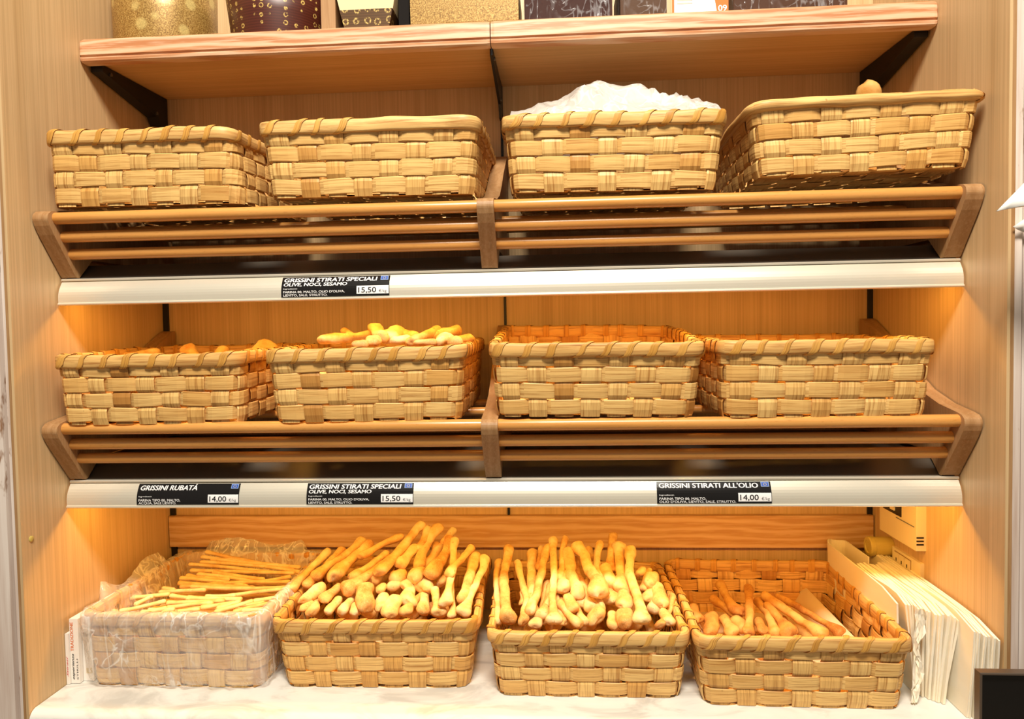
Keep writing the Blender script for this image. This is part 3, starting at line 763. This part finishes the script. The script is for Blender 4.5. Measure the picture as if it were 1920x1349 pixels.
for l, zz in enumerate((.965, .985)):
    filler(cb.x, .145, cb.y-.14, cb.y+.15, zz, 1, 18, .0075, 'thin breadstick in the lower layer of the lined basket', 'lower thin breadsticks of the lined basket', 91+l, BREAD_THIN, 'x')

# ------------------------------------------------------------------ films and papers
def liner():
    wb, wt, db, dt, h = DIM[B1.name]
    M = 240; c = B1.location
    out = [(-.020, h-.075), (-.016, h-.03), (-.012, h-.004), (-.004, h+.005), (.006, h+.006), (.0125, h-.002), (.0135, h-.02), (.0125, h-.04), (.012, h-.065), (.012, h-.09), (.012, .030), (.010, .014), (.004, .0055)]
    upw = [(-.020, h-.075), (-.016, h-.03), (-.011, h-.008), (-.011, h+.002), (-.009, h+.008), (-.006, h+.014), (-.004, h+.020), (-.002, h+.026), (.000, h+.032), (.003, h+.038), (.006, h+.043), (.008, h+.047), (.009, h+.050)]
    def wgt(s):
        def st(a, b, x): 
            t = max(0, min(1, (x-a)/(b-a))); return t*t*(3-2*t)
        return max(st(.49, .54, s)*(1-st(.70, .74, s)), st(.78, .80, s)*(1-st(.95, .985, s)))
    rows = []
    for i in range(M):
        s = i/M; w = wgt(s); rr = []
        hgt = .55+.45*noise.noise(Vector((s*14, 3, 1)))+.25*sin(s*40)
        for j, ((o0, z0), (o1, z1)) in enumerate(zip(out, upw)):
            z1 = h+(z1-h)*(hgt if z1 > h else 1)
            o = o0*(1-w)+o1*w; z = z0*(1-w)+z1*w
            k = min(1, max(0, z/h)); ax = (wb+(wt-wb)*k)/2; ay = (db+(dt-db)*k)/2
            amp = (.0065+.006*max(0, j-8)/4) if j > 5 else .0022
            nz = abs(noise.noise(Vector((s*46+z*6, z*9, 2))))*1.3+.5*noise.noise(Vector((s*120, z*30, 7)))
            o += amp*nz*(1 if w < .5 else .6)
            x, y, nx, ny = rrect(s, ax+.001, ay+.001, .024)
            if z < .02: o = max(o, .004)
            rr.append((c.x+x+nx*o, c.y+y+ny*o, c.z+z+.002*noise.noise(Vector((s*60, j, 0)))))
        rows.append(rr)
    b = MB(); b.grid(rows, closed_v=True)
    o = b.build('plastic_liner', FILM, smooth=True)
    tag(o, 'clear crinkled plastic liner folded over the left counter basket', 'plastic bag')
liner()

def milky_bag():
    prof = [(955, 216), (990, 207), (1030, 196), (1060, 180), (1085, 163), (1115, 155), (1145, 163), (1175, 160), (1215, 168), (1245, 181), (1275, 181), (1300, 191), (1325, 200), (1338, 207)]
    yc = -.27
    pts = [at(u, v, y=yc) for u, v in prof]
    zr = at(1150, 213, y=-.43).z+.004
    b = MB(); rows = []
    N, Mx = 26, 60
    x0, x1 = pts[0].x+.008, pts[-1].x-.012
    def zprof(x):
        for p, q in zip(pts, pts[1:]):
            if p.x <= x <= q.x: return p.z+(q.z-p.z)*(x-p.x)/(q.x-p.x)
        return zr
    for j in range(N+1):
        y = -.405+.30*j/N; g = math.sin(pi*min(1, max(0, (y+.405)/.30)))**.6
        r = []
        for i in range(Mx+1):
            x = x0+(x1-x0)*i/Mx
            ft = min(1, (x-x0)/.03, (x1-x)/.03)
            cr = abs(noise.noise(Vector((x*11+y*7, y*10, 5))))*.058+abs(noise.noise(Vector((x*22-y*14, y*18, 9))))*.014
            z = zr-.016+(zprof(x)-zr+.016)*g - (cr-.006)*g*ft
            r.append((x, y+.006*noise.noise(Vector((x*30, y*30, 2))), z))
        rows.append(r)
    b.grid(rows, flip=False)
    o = b.build('plastic_bag', FILM_WHITE, smooth=True)
    tag(o, 'crumpled milky white plastic bag bulging out of an upper basket', 'plastic bag')
milky_bag()

def parchment():
    b = MB(); rows = []
    for j in range(13):
        r = []
        for i in range(25):
            x = .395+.29*i/24; y = -.33+.29*j/12
            e = max(0, abs(x-.535)-.105); z = .912+e*1.5+.004*noise.noise(Vector((x*20, y*20, 0)))
            if x > .66: z += .015*sin(j/12*pi)
            r.append((x, y, min(z, .97)))
        rows.append(r)
    b.grid(rows); o = b.build('baking_paper', plain('tan_baking_paper', srgb(224, 196, 158), .6, .25), smooth=True)
    tag(o, 'sheet of pale baking paper lining the nearly empty basket', 'paper')
parchment()

def bag(path, z0, z1, lab, group, ph, lean=0, th=.0011, rnd=.02):
    """a flat paper bag on its long edge: path of (x,y) along its length; lean shifts the foot"""
    n = len(path); b = MB(); K = 6
    A, B = [], []
    for side, L in ((-1, A), (1, B)):
        for k in range(K+1):
            f = k/K; r = []
            for i, (x, y) in enumerate(path):
                a = path[max(i-1, 0)]; c = path[min(i+1, n-1)]
                d = Vector((c[0]-a[0], c[1]-a[1])).normalized()
                zt = z1 - (rnd*max(0, 1-i/1.6)**2 if rnd else 0)+.002*sin(i*.9+ph)
                wob = .0014*sin(f*3+ph*3+i*.5)
                r.append((x+lean*(1-f)+(-d.y)*th*side+wob, y+d.x*th*side+(.012*(1-f) if i == 0 else 0), z0+(zt-z0)*f))
            L.append(r)
    b.grid(A, flip=True); b.grid(B)
    b.grid([A[-1], B[-1]], flip=True); b.grid([A[0], B[0]])
    b.grid([[q[0] for q in A], [q[0] for q in B]]); b.grid([[q[-1] for q in A], [q[-1] for q in B]], flip=True)
    o = b.build('paper_bag', PAPER)
    return tag(o, lab, 'paper bag', group)
def bags():
    R = random.Random(5)
    z = ZC+.001
    # leftmost bag, bent back on itself at the rear
    p = [(.729, -.385), (.728, -.33), (.728, -.25), (.729, -.17), (.731, -.10), (.732, -.06)]+[(.7535-.0215*cos(a), -.05+.026*sin(a)) for a in [i*pi/10 for i in range(11)]]+[(.776, -.09), (.778, -.15)]
    bag(p, z, 1.078, 'leftmost paper bag, bent round in a loop at the back', 'flat paper bags', .3, .006, .0016, .012)
    N = 15
    for i in range(N):
        f = (i+1)/N
        xt = .730+.080*f; y0 = -.385-.04*f-R.uniform(0, .008); yb = -.20+.04*f
        pth = [(xt+(.004*(1-k/7))*(1 if i < 3 else .4), y0+(yb-y0)*k/7) for k in range(8)]
        bag(pth, z, 1.078-.012*f+R.uniform(-.002, .002), 'flat cream paper bag among those with fanned feet right of the baskets', 'fanned paper bags', i*.7, .024*(1-f)-.016*f+R.uniform(-.002, .002)-.0, .0021, .010)
    for i in range(9):
        f = i/8
        xt = .8135+.030*f; y0 = -.472-.016*f
        bag([(xt, y0+.40*k/7) for k in range(8)], z, 1.069-.006*f, 'flat cream paper bag of the packed bundle against the right side panel', 'packed paper bags', i*1.3, -.004*(1-f), .0015, .016)
    # torn crumpled paper in front of the leftmost bag
    b = MB(); rows = []
    for j in range(17):
        v = 1140+175*j/16; r = []
        for i in range(9):
            u = 1706+(i/8)*(16+6*sin(j*.7))+(1-j/16)*8; q = at(u, v, y=-.415)
            r.append((q.x+.004*noise.noise(Vector((i*.9, j*.9, 0))), q.y-.005+.009*noise.noise(Vector((i*.8, j*.6, 4))), max(q.z, ZC+.002)))
        rows.append(r)
    b.grid(rows); o = b.build('torn_paper', PAPER); tag(o, 'torn crumpled white paper between the right counter basket and the bags', 'paper')
bags()

# ------------------------------------------------------------------ lettering
def text_shape(body, bold=0, shear=0):
    cu = bpy.data.curves.new('t', 'FONT'); cu.body = body; cu.size = 1; cu.offset = bold; cu.shear = shear; cu.resolution_u = 3
    o = bpy.data.objects.new('t', cu); COL.objects.link(o)
    dg = bpy.context.evaluated_depsgraph_get(); dg.update()
    me = o.evaluated_get(dg).to_mesh()
    vs = [(v.co.x, v.co.y) for v in me.vertices]; fs = [list(p.vertices) for p in me.polygons]
    o.evaluated_get(dg).to_mesh_clear(); bpy.data.objects.remove(o); bpy.data.curves.remove(cu)
    return vs, fs
def text_on(fn, body, x0, x1, y0, y1, name, mat, parent, bold=.012, shear=0, caps=True):
    """fit a line of text into the box x0..x1, y0..y1 of a surface; fn(x, y) -> point; y0..y1 is the height of a capital"""
    vs, fs = text_shape(body, 0, shear)
    if bold:
        n0, v0, f0 = len(vs), list(vs), list(fs)
        for q, (dx, dy) in enumerate(((bold, 0), (-bold, 0), (0, bold*.5), (0, -bold*.5))):
            vs += [(x+dx, y+dy) for x, y in v0]; fs += [[i+n0*(q+1) for i in f] for f in f0]
    cv, _ = text_shape('H', 0, 0)
    ch = max(v[1] for v in cv); xa, xb = min(v[0] for v in vs), max(v[0] for v in vs)
    b = MB()
    pts = [fn(x0+(x-xa)/(xb-xa)*(x1-x0), y0+y/ch*(y1-y0)) for x, y in vs]
    lay = len(pts)//5 if bold else len(pts)   # overstruck copies lie a hair apart
    b.v = [(p[0], p[1]-.00003*(i//lay), p[2]) for i, p in enumerate(pts)]; b.f = fs; b.uv = [[(0, 0)]*len(f) for f in fs]; b.t = [.5]*len(fs)
    return b.build(name, mat, parent)
def price_label(z0, u0, u1, lab, lines, price, pw, tags):
    a = at(u0, 530, y=RAIL_Y) if z0 == Z1 else at(u0, 925, y=RAIL_Y)
    c = at(u1, 530, y=RAIL_Y) if z0 == Z1 else at(u1, 925, y=RAIL_Y)
    L = c.x-a.x
    y, z = rail_pt(z0, .5)
    t = thing('price_label', lab, 'price label', (a.x+L/2, y-.002, z), group='price labels')
    def on(off):
        def fn(x, v):       # x, v in 0..1 from the lower left of the label
            yy, zz = rail_pt(z0, .03+.95*v)
            return (a.x+x*L, yy-off, zz)
        return fn
    def panel(name, x0, x1, v0, v1, off, mat, par, th=.0004):
        b = MB(); f1, f0 = on(off), on(off-th); n = 8
        o = [[f1(x, v0+(v1-v0)*k/n) for x in (x0, x1)] for k in range(n+1)]
        i_ = [[f0(x, v0+(v1-v0)*k/n) for x in (x0, x1)] for k in range(n+1)]
        b.grid(o); b.grid(i_, flip=True)
        b.grid([[r[0] for r in o], [r[0] for r in i_]], flip=True); b.grid([[r[1] for r in o], [r[1] for r in i_]])
        b.poly([o[0][0], i_[0][0], i_[0][1], o[0][1]]); b.poly([o[-1][0], o[-1][1], i_[-1][1], i_[-1][0]])
        return b.build(name, mat, par)
    back = panel('backing', 0, 1, 0, 1, .0009, LABELK, t, .0006)
    fn = on(.0012)
    for nm, body, x0, x1, v0, v1, bold, sh in lines:
        text_on(fn, body, x0, x1, v0, v1, nm, WHITE, back, bold, sh)
    pt = panel('price_tag', pw[0], .995, .10, .50, .0013, WHITE, t)
    text_on(on(.0016), price, pw[1], pw[2], .17, .42, 'price_text', INK, pt, .012)
    text_on(on(.0016), '€/kg', pw[3], pw[4], .17, .30, 'unit_text', GREYINK, pt, 0)
    fl = panel('flag', .915, .985, .78, .98, .0013, plain('flag_border', srgb(150, 176, 220)), t)
    panel('flag_field', .92, .98, .80, .96, .0015, BLUE, fl, .0002)
    b = MB(); f = on(.0017)
    for k in range(12):
        cx, cy = .95+.013*cos(k*pi/6), .88+.052*sin(k*pi/6)
        b.poly([f(cx+.0028*cos(q*2*pi/5), cy+.011*sin(q*2*pi/5)) for q in range(5)])
    b.build('star_ring', YELLOW, fl)
    return t
ING = ('small_text', 'Ingredienti:', .02, .15, .385, .445, .0, 0)
SPE = [('title_text', 'GRISSINI STIRATI SPECIALI', .02, .885, .755, .94, .03, .12), ('subtitle_text', 'OLIVE, NOCI, SESAMO', .02, .61, .545, .70, .03, .1), ING,
       ('ingredients_text', "FARINA 00, MALTO, OLIO D'OLIVA,", .02, .59, .20, .305, .014, 0), ('ingredients_text', 'LIEVITO, SALE, STRUTTO.', .02, .43, .04, .145, .014, 0)]
price_label(Z1, 526.5, 729.5, 'black price label 15,50 for special breadsticks on the upper rail', SPE, '15,50', (.70, .715, .88, .905, .975), None)
price_label(Z2, 255.5, 447, 'black price label 14,00 for rubata breadsticks at the left of the lower rail', [('title_text', 'GRISSINI RUBATÁ', .025, .585, .715, .925, .03, .2), ING, ('ingredients_text', 'FARINA TIPO 00, MALTO,', .02, .43, .17, .285, .014, 0), ('ingredients_text', 'ACQUA, SALE LIEVITO.', .02, .39, .03, .14, .014, 0)], '14,00', (.70, .715, .88, .905, .975), None)
price_label(Z2, 574, 774.5, 'black price label 15,50 for special breadsticks on the lower rail', SPE, '15,50', (.70, .715, .88, .905, .975), None)
price_label(Z2, 1232, 1447.5, 'black price label 14,00 for oil breadsticks at the right of the lower rail', [('title_text', "GRISSINI STIRATI ALL'OLIO", .02, .89, .735, .935, .03, 0), ING, ('ingredients_text', 'FARINA TIPO 00, MALTO,', .02, .43, .185, .295, .014, 0), ('ingredients_text', "OLIO D'OLIVA, LIEVITO, SALE, STRUTTO.", .02, .69, .035, .145, .014, 0)], '14,00', (.71, .725, .885, .91, .98), None)

# ------------------------------------------------------------------ white packs at the left
def pack(x0, x1, y0, y1, h, lab, texts):
    t = thing('white_pack', lab, 'pack', ((x0+x1)/2, (y0+y1)/2, ZC+.001), group='white packs at the left end of the counter')
    b = MB(); b.box(((x0+x1)/2, (y0+y1)/2, ZC+.001+h/2), (x1-x0, y1-y0, h)); b.build('carton', CARTON, t, mods=[('bevel', .004, 3)])
    for nm, body, mat, a, c, vert, up, face, bold, sh in texts:
        w = x1-x0; z0 = ZC+.001
        if face == 'front':
            P = lambda p, q: (x0+w*p, y0-.0004, z0+h*q)
        else:
            P = lambda p, q: (x1+.0004, y0+(y1-y0)*p, z0+h*q)
        if vert:   # runs up (or down) the face: a = (z0,z1), c = (p0,p1)
            fn = (lambda x, y: P(c[1]-(c[1]-c[0])*y, a[0]+(a[1]-a[0])*x)) if up else (lambda x, y: P(c[0]+(c[1]-c[0])*y, a[1]-(a[1]-a[0])*x))
        else:
            fn = lambda x, y: P(c[0]+(c[1]-c[0])*x, a[0]+(a[1]-a[0])*y)
        text_on(fn, body, 0, 1, 0, 1, nm, mat, t, bold, sh)
    return t
pack(-.849, -.8425, -.392, -.24, .100, 'lowest thin white pack squeezed against the left side panel', [('script_text', 'Stirati', RED, (.15, .55), (.2, .7), True, True, 'front', .01, .4)])
pack(-.842, -.8245, -.388, -.22, .128, 'tallest white pack with orange upright lettering at the left wall', [('orange_text', 'TRADIZIONE', ORANGE, (.50, .95), (.08, .42), True, True, 'front', .01, 0), ('script_text', 'esperienza', INK, (.06, .46), (.14, .40), True, True, 'front', .01, .4), ('side_text', 'STIRILLI', INK, (.06, .38), (.68, .86), True, True, 'front', 0, 0)])
pack(-.8235, -.803, -.378, -.22, .112, 'white pack with gold and grey lettering beside the lined basket', [('grey_text', 'TRADI', INK, (.80, .86), (.08, .95), False, True, 'front', .01, 0), ('gold_text', 'ILS', GOLDINK, (.14, .23), (.30, .88), False, True, 'front', .01, 0)])

# ------------------------------------------------------------------ things on the side panels
def right_panel_things():
    t = thing('thermostat', 'cream plastic control box on the right side panel under the lower rail', 'control box', (W, -.165, 1.20))
    b = MB(); b.box((W-.010, -.165, 1.205), (.020, .158, .172)); b.build('body', CREAMP, t, mods=[('bevel', .008, 3)])
    b = MB(); b.box((W-.0205, -.145, 1.222), (.002, .080, .100)); b.build('display', GLASSK, t)
    for yy in (-.150, -.118):
        b = MB(); b.box((W-.0225, yy, 1.183), (.003, .018, .007)); b.build('button', CREAMP, t, mods=[('bevel', .001, 2)])
    b = MB(); b.box((W-.0205, -.20, 1.166), (.0016, .075, .0015)); b.build('flap_seam', GREYINK, t)
    for k in range(3):
        b = MB(); b.box((W-.012, -.2442, 1.132+k*.007), (.014, .0012, .003)); b.build('vent_slot', BLACK, t)
    t = thing('socket_plate', 'cream switch plate with three modules on the right side panel above the bags', 'switch', (W, -.178, 1.07))
    b = MB(); b.box((W-.004, -.178, 1.052), (.008, .118, .078)); b.build('plate', CREAMP, t, mods=[('bevel', .0035, 3)])
    b = MB(); b.box((W-.0082, -.166, 1.063), (.001, .070, .045)); b.build('frame_gap', plain('tan_shadow_gap', srgb(150, 116, 70)), t)
    for k in range(3):
        yy = -.166+(k-1)*.0228
        b = MB(); b.box((W-.0095, yy, 1.063), (.003, .021, .042)); m = b.build('module', CREAMP, t, mods=[('bevel', .001, 2)])
        b = MB(); b.box((W-.0112, yy, 1.070), (.0006, .003, .007)); b.build('mark', INK, m)
    t = thing('yellow_plug', 'round yellow plastic plug on the right side panel behind the paper bags', 'plug', (W, -.10, 1.085))
    b = MB(); yc, zc = -.095, 1.083
    def cyl(b, prof):
        rows = [[(x, yc+r*cos(2*pi*k/28), zc+r*sin(2*pi*k/28)) for k in range(28)] for x, r in prof]
        b.grid(rows, closed_u=True); b.poly(rows[-1]); b.poly(rows[0][::-1])
    cyl(b, [(W-.0005, .021), (W-.038, .021), (W-.040, .020)]); b.build('body', YPLASTIC, t)
    b = MB(); cyl(b, [(W-.040, .022), (W-.048, .022), (W-.050, .020), (W-.050, .014), (W-.048, .013)]); b.build('cap', YPLASTIC, t)
    b = MB(); yc, zc = -.467, 1.209
    rows = [[(-W+x, yc+r*cos(2*pi*k/20), zc+r*sin(2*pi*k/20)) for k in range(20)] for x, r in ((.0002, .0055), (.0015, .0055), (.0025, .0035), (.0028, .001))]
    b.grid(rows, closed_u=True); b.poly(rows[-1]); o = b.build('screw_cap', YPLASTIC); tag(o, 'small yellow screw cap on the left side panel', 'cap')
right_panel_things()

# ------------------------------------------------------------------ black screen and white cloth at the right
def screen():
    y = -.56; p = at(1837, 1262, y=y)
    x0, z1 = p.x, p.z; x1, z0 = x0+.34, z1-.24; d = .014; e = .0035
    t = thing('black_screen', 'black screen in a bronze grey frame at the lower right in front of the bags', 'screen', ((x0+x1)/2, y+d/2, 0))
    fr = [(x0, z0), (x1, z0), (x1, z1), (x0, z1)]; inn = [(x0+e, z0+e), (x1-e, z0+e), (x1-e, z1-e), (x0+e, z1-e)]
    b = MB()
    rows = [[(x, y+d, z) for x, z in fr], [(x, y, z) for x, z in fr], [(x+(.0012 if i in (0, 3) else -.0012), y-.001, z+(.0012 if i < 2 else -.0012)) for i, (x, z) in enumerate(fr)], [(x, y-.001, z) for x, z in inn], [(x, y+.006, z) for x, z in inn]]
    b.grid(rows, closed_u=True, flip=True); b.poly(rows[0][::-1]); b.build('frame', FRAMEG, t)
    b = MB(); b.box(((x0+x1)/2, y+.0075, (z0+z1)/2), (x1-x0-2*e, .003, z1-z0-2*e)); b.build('glass', GLASSK, t)
    b = MB(); b.tube([((x0+x1)/2, y+.02, .02), ((x0+x1)/2, y+.02, z0+.01)], .018, 16); b.build('pole', BLACK, t)
    b = MB(); b.lathe([(.001, .024), (.11, .02), (.13, .012), (.13, .001), (.001, .001)], (x0+x1)/2, y-.03); b.build('foot', BLACK, t)
screen()
def cloth():
    tip = at(1870, 396, y=-.62)
    rows = []
    top = Vector((1.03, -.50, 2.02))
    for j in range(21):
        f = j/20; r = []
        for i in range(31):
            g = i/30
            lx = top.x-.03 + (tip.x-top.x+.03)*(f**1.35); rx = top.x+.04+.12*f
            x = lx+(rx-lx)*g
            z = top.z+(tip.z-top.z)*f + f*(.012*sin(g*9)-.02*g+.05*max(0, g-.5)) 
            y = -.515 - .105*f + f*(.016*sin(g*16+.6))*(.3+g)
            r.append((x, y, z))
        rows.append(r)
    b = MB(); b.grid(rows, flip=True)
    o = b.build('white_cloth', CLOTHW, smooth=True); tag(o, 'corner of a white cloth hanging at the right edge', 'cloth')
    m = o.modifiers.new('thick', 'SOLIDIFY'); m.thickness = .003; m.offset = 0
    rows2 = []
    b = MB()
    t2 = at(1906, 425, y=-.50)
    for j in range(11):
        f = j/10; r = []
        for i in range(15):
            g = i/14
            x = t2.x+.10*(1-f)+(.14+.0*f)*g; z = tip.z+.06-(tip.z+.06-(t2.z-.012*sin(g*5)))*f
            r.append((x, -.494+.006*sin(g*12), z))
        rows2.append(r)
    b.grid(rows2, flip=True); q = b.build('lower_fold', CLOTHW, o, smooth=True)
    m = q.modifiers.new('thick', 'SOLIDIFY'); m.thickness = .0025
    b = MB(); b.tube([(1.035, WALL_F+.02, 2.0), (1.035, -.50, 1.995), (1.035, -.53, 2.0), (1.035, -.54, 2.03)], .006, 10)
    k = b.build('wall_hook', STEEL); tag(k, 'metal hook on the painted boards holding the white cloth', 'hook')
cloth()

# ------------------------------------------------------------------ goods on the top shelf
ZS = ZT+.0415
def shelf_z(y): return ZT+.038+(.008/.26)*(y+.001)*1.0 if y > -.258 else ZT+.041
def top_goods():
    zf = ZT+.0325
    # gold paper mould with a cake
    def mould(cx, cy, r, h, mat, lab, flare, cake):
        t = thing('cake_mould', lab, 'cake', (cx, cy, zf), group=None)
        b = MB(); b.lathe([(.001, zf), (r-.008, zf), (r-.001, zf+.005), (r, zf+.010), (r+flare*.4, zf+h*.5), (r+flare, zf+h), (r+flare-.003, zf+h)], cx, cy, 48); b.build('paper_mould', mat, t, smooth=True)
        b = MB(); b.lathe([(r+flare-.003, zf+h-.01), (r+flare, zf+h+.01), (r*.8, zf+h+.045), (r*.4, zf+h+.06), (.001, zf+h+.064)], cx, cy, 40); b.build('crust', cake, t, smooth=True)
    mould(-.724, -.168, .103, .15, GOLDP, 'cake in a gold speckled paper mould at the left of the top shelf', .003, CAKE)
    mould(-.471, -.165, .098, .12, BROWNPRINT, 'cake in a dark brown paper mould with gold flowers on the top shelf', .012, CAKE)
    # tapered pack between dark wedges
    x0, x1, y0, y1 = -.305, -.205, -.262, -.10
    t = thing('tapered_pack', 'tapered brown striped paper pack with a cream band on the top shelf', 'pack', ((x0+x1)/2, -.18, zf))
    def frus(z0, z1, g0, g1, mat, nm):
        b = MB(); lo = [(x0-g0, y0, z0), (x1+g0, y0, z0), (x1+g0, y1, z0), (x0-g0, y1, z0)]; hi = [(x0-g1, y0-.004, z1), (x1+g1, y0-.004, z1), (x1+g1, y1, z1), (x0-g1, y1, z1)]
        b.grid([lo, hi], closed_u=True); b.poly(hi); b.poly(lo[::-1]); b.build(nm, mat, t)
    frus(zf+.005, zf+.047, -.006, .004, BROWNPRINT2, 'paper'); frus(zf+.0475, zf+.075, .004, .010, CREAMBAND, 'band'); frus(zf+.0755, zf+.13, .010, .02, BROWNPRINT2, 'upper_paper')
    b = MB(); b.prism_x([(-.25, zf+.005), (-.10, zf+.005), (-.10, zf+.15), (-.25, zf+.15)][::-1], -.352, -.322); o = b.build('wooden_block', ARM, mods=[('bevel', .004, 2)]); tag(o, 'dark brown upright block left of the tapered pack on the top shelf', 'block')
    b = MB(); b.box((-.183, -.17, zf+.075), (.022, .14, .14)); o = b.build('dark_carton', DARK, mods=[('bevel', .004, 2)]); tag(o, 'narrow black carton right of the tapered pack on the top shelf', 'carton')
    # gold loaf mould lying along the shelf
    x0, x1 = -.165, .052
    t = thing('loaf_mould', 'long gold speckled paper loaf mould in the middle of the top shelf', 'cake', ((x0+x1)/2, -.18, zf))
    b = MB(); pr = [(-.262, zf+.006), (-.264, zf+.014), (-.268, zf+.095), (-.10, zf+.095), (-.104, zf+.006)]; b.prism_x(pr[::-1], x0, x1); b.build('paper_mould', GOLDP, t, mods=[('bevel', .006, 3)])
    b = MB(); b.box(((x0+x1)/2, -.184, zf+.105), (x1-x0-.01, .15, .03)); b.build('crust', CAKE, t, mods=[('bevel', .012, 3)])
    # wrapped brown cakes
    def wrapped(x0, x1, lab, mat, seed, h=.10):
        t = thing('wrapped_cake', lab, 'cake', ((x0+x1)/2, -.17, zf), group=None)
        b = MB(); b.box(((x0+x1)/2, -.175, zf+.004+h/2), (x1-x0-.014, .15, h)); b.build('cake', mat, t, mods=[('bevel', .016, 4)])
        b = MB(); rows = []
        N = 64
        for j in range(15):
            f = j/14; z = zf+.0035+(h+.012)*f; r = []
            for i in range(N):
                s = i/N; x, y, nx, ny = rrect(s, (x1-x0)/2-.004, .081, .02)
                o = .004*abs(noise.noise(Vector((s*50, f*3+seed, seed))))+.002*noise.noise(Vector((s*120, f*9, seed)))
                r.append(((x0+x1)/2+x+nx*o, -.175+y+ny*o, z))
            rows.append(r)
        b.grid(rows, closed_u=True); b.poly(rows[-1]); b.build('wrapper', film('shiny_film_%d' % seed, .006, .20, srgb(245, 245, 248), 40, .08), t, smooth=True)
    wrapped(.056, .245, 'dark brown cake in shiny clear wrap right of the gold loaf on the top shelf', CAKE, 3)
    wrapped(.247, .352, 'greyish wrapped cake left of the white card on the top shelf', plain('grey_brown_cake', srgb(84, 58, 40), .6, .15), 5)
    wrapped(.468, .70, 'wide wrapped dark cake right of the white card on the top shelf', plain('grey_brown_dough', srgb(76, 48, 32), .6, .15), 8)
    # white card with orange corner
    x0, x1, y = .354, .462, -.262
    t = thing('card', 'white card with orange edges and numerals on the top shelf', 'card', ((x0+x1)/2, y, zf+.008))
    z0 = ZT+.0412; h = .10
    b = MB(); b.box(((x0+x1)/2, y, z0+h/2), (x1-x0, .0016, h)); b.build('board', WHITE, t)
    b = MB(); b.box((x0+.0015, y-.001, z0+h/2), (.004, .0006, h)); b.build('orange_strip', ORANGE, t)
    cx, cz, r = x1, z0+.0, .032
    b = MB(); b.poly([(x1, y-.0012, z0), (x1, y-.0012, z0+.045)]+[(x1-.034+.034*sin(a*.5)*.5-.0*a, y-.0012, z0+.045*cos(a)) for a in [i*pi/16 for i in range(1, 9)]]); b.build('orange_corner', ORANGE, t)
    fnn = lambda x, v: (x1-.020+.017*x, y-.0016, z0+.004+.011*v)
    text_on(fnn, '09', 0, 1, 0, 1, 'numerals', WHITE, t, .02)
    for k in range(2):
        b = MB(); b.box((x0+.024, y-.001, z0+.022+.006*k), (.03, .0004, .0022)); b.build('print_line', plain('pink_print', srgb(236, 190, 170)), t)
top_goods()
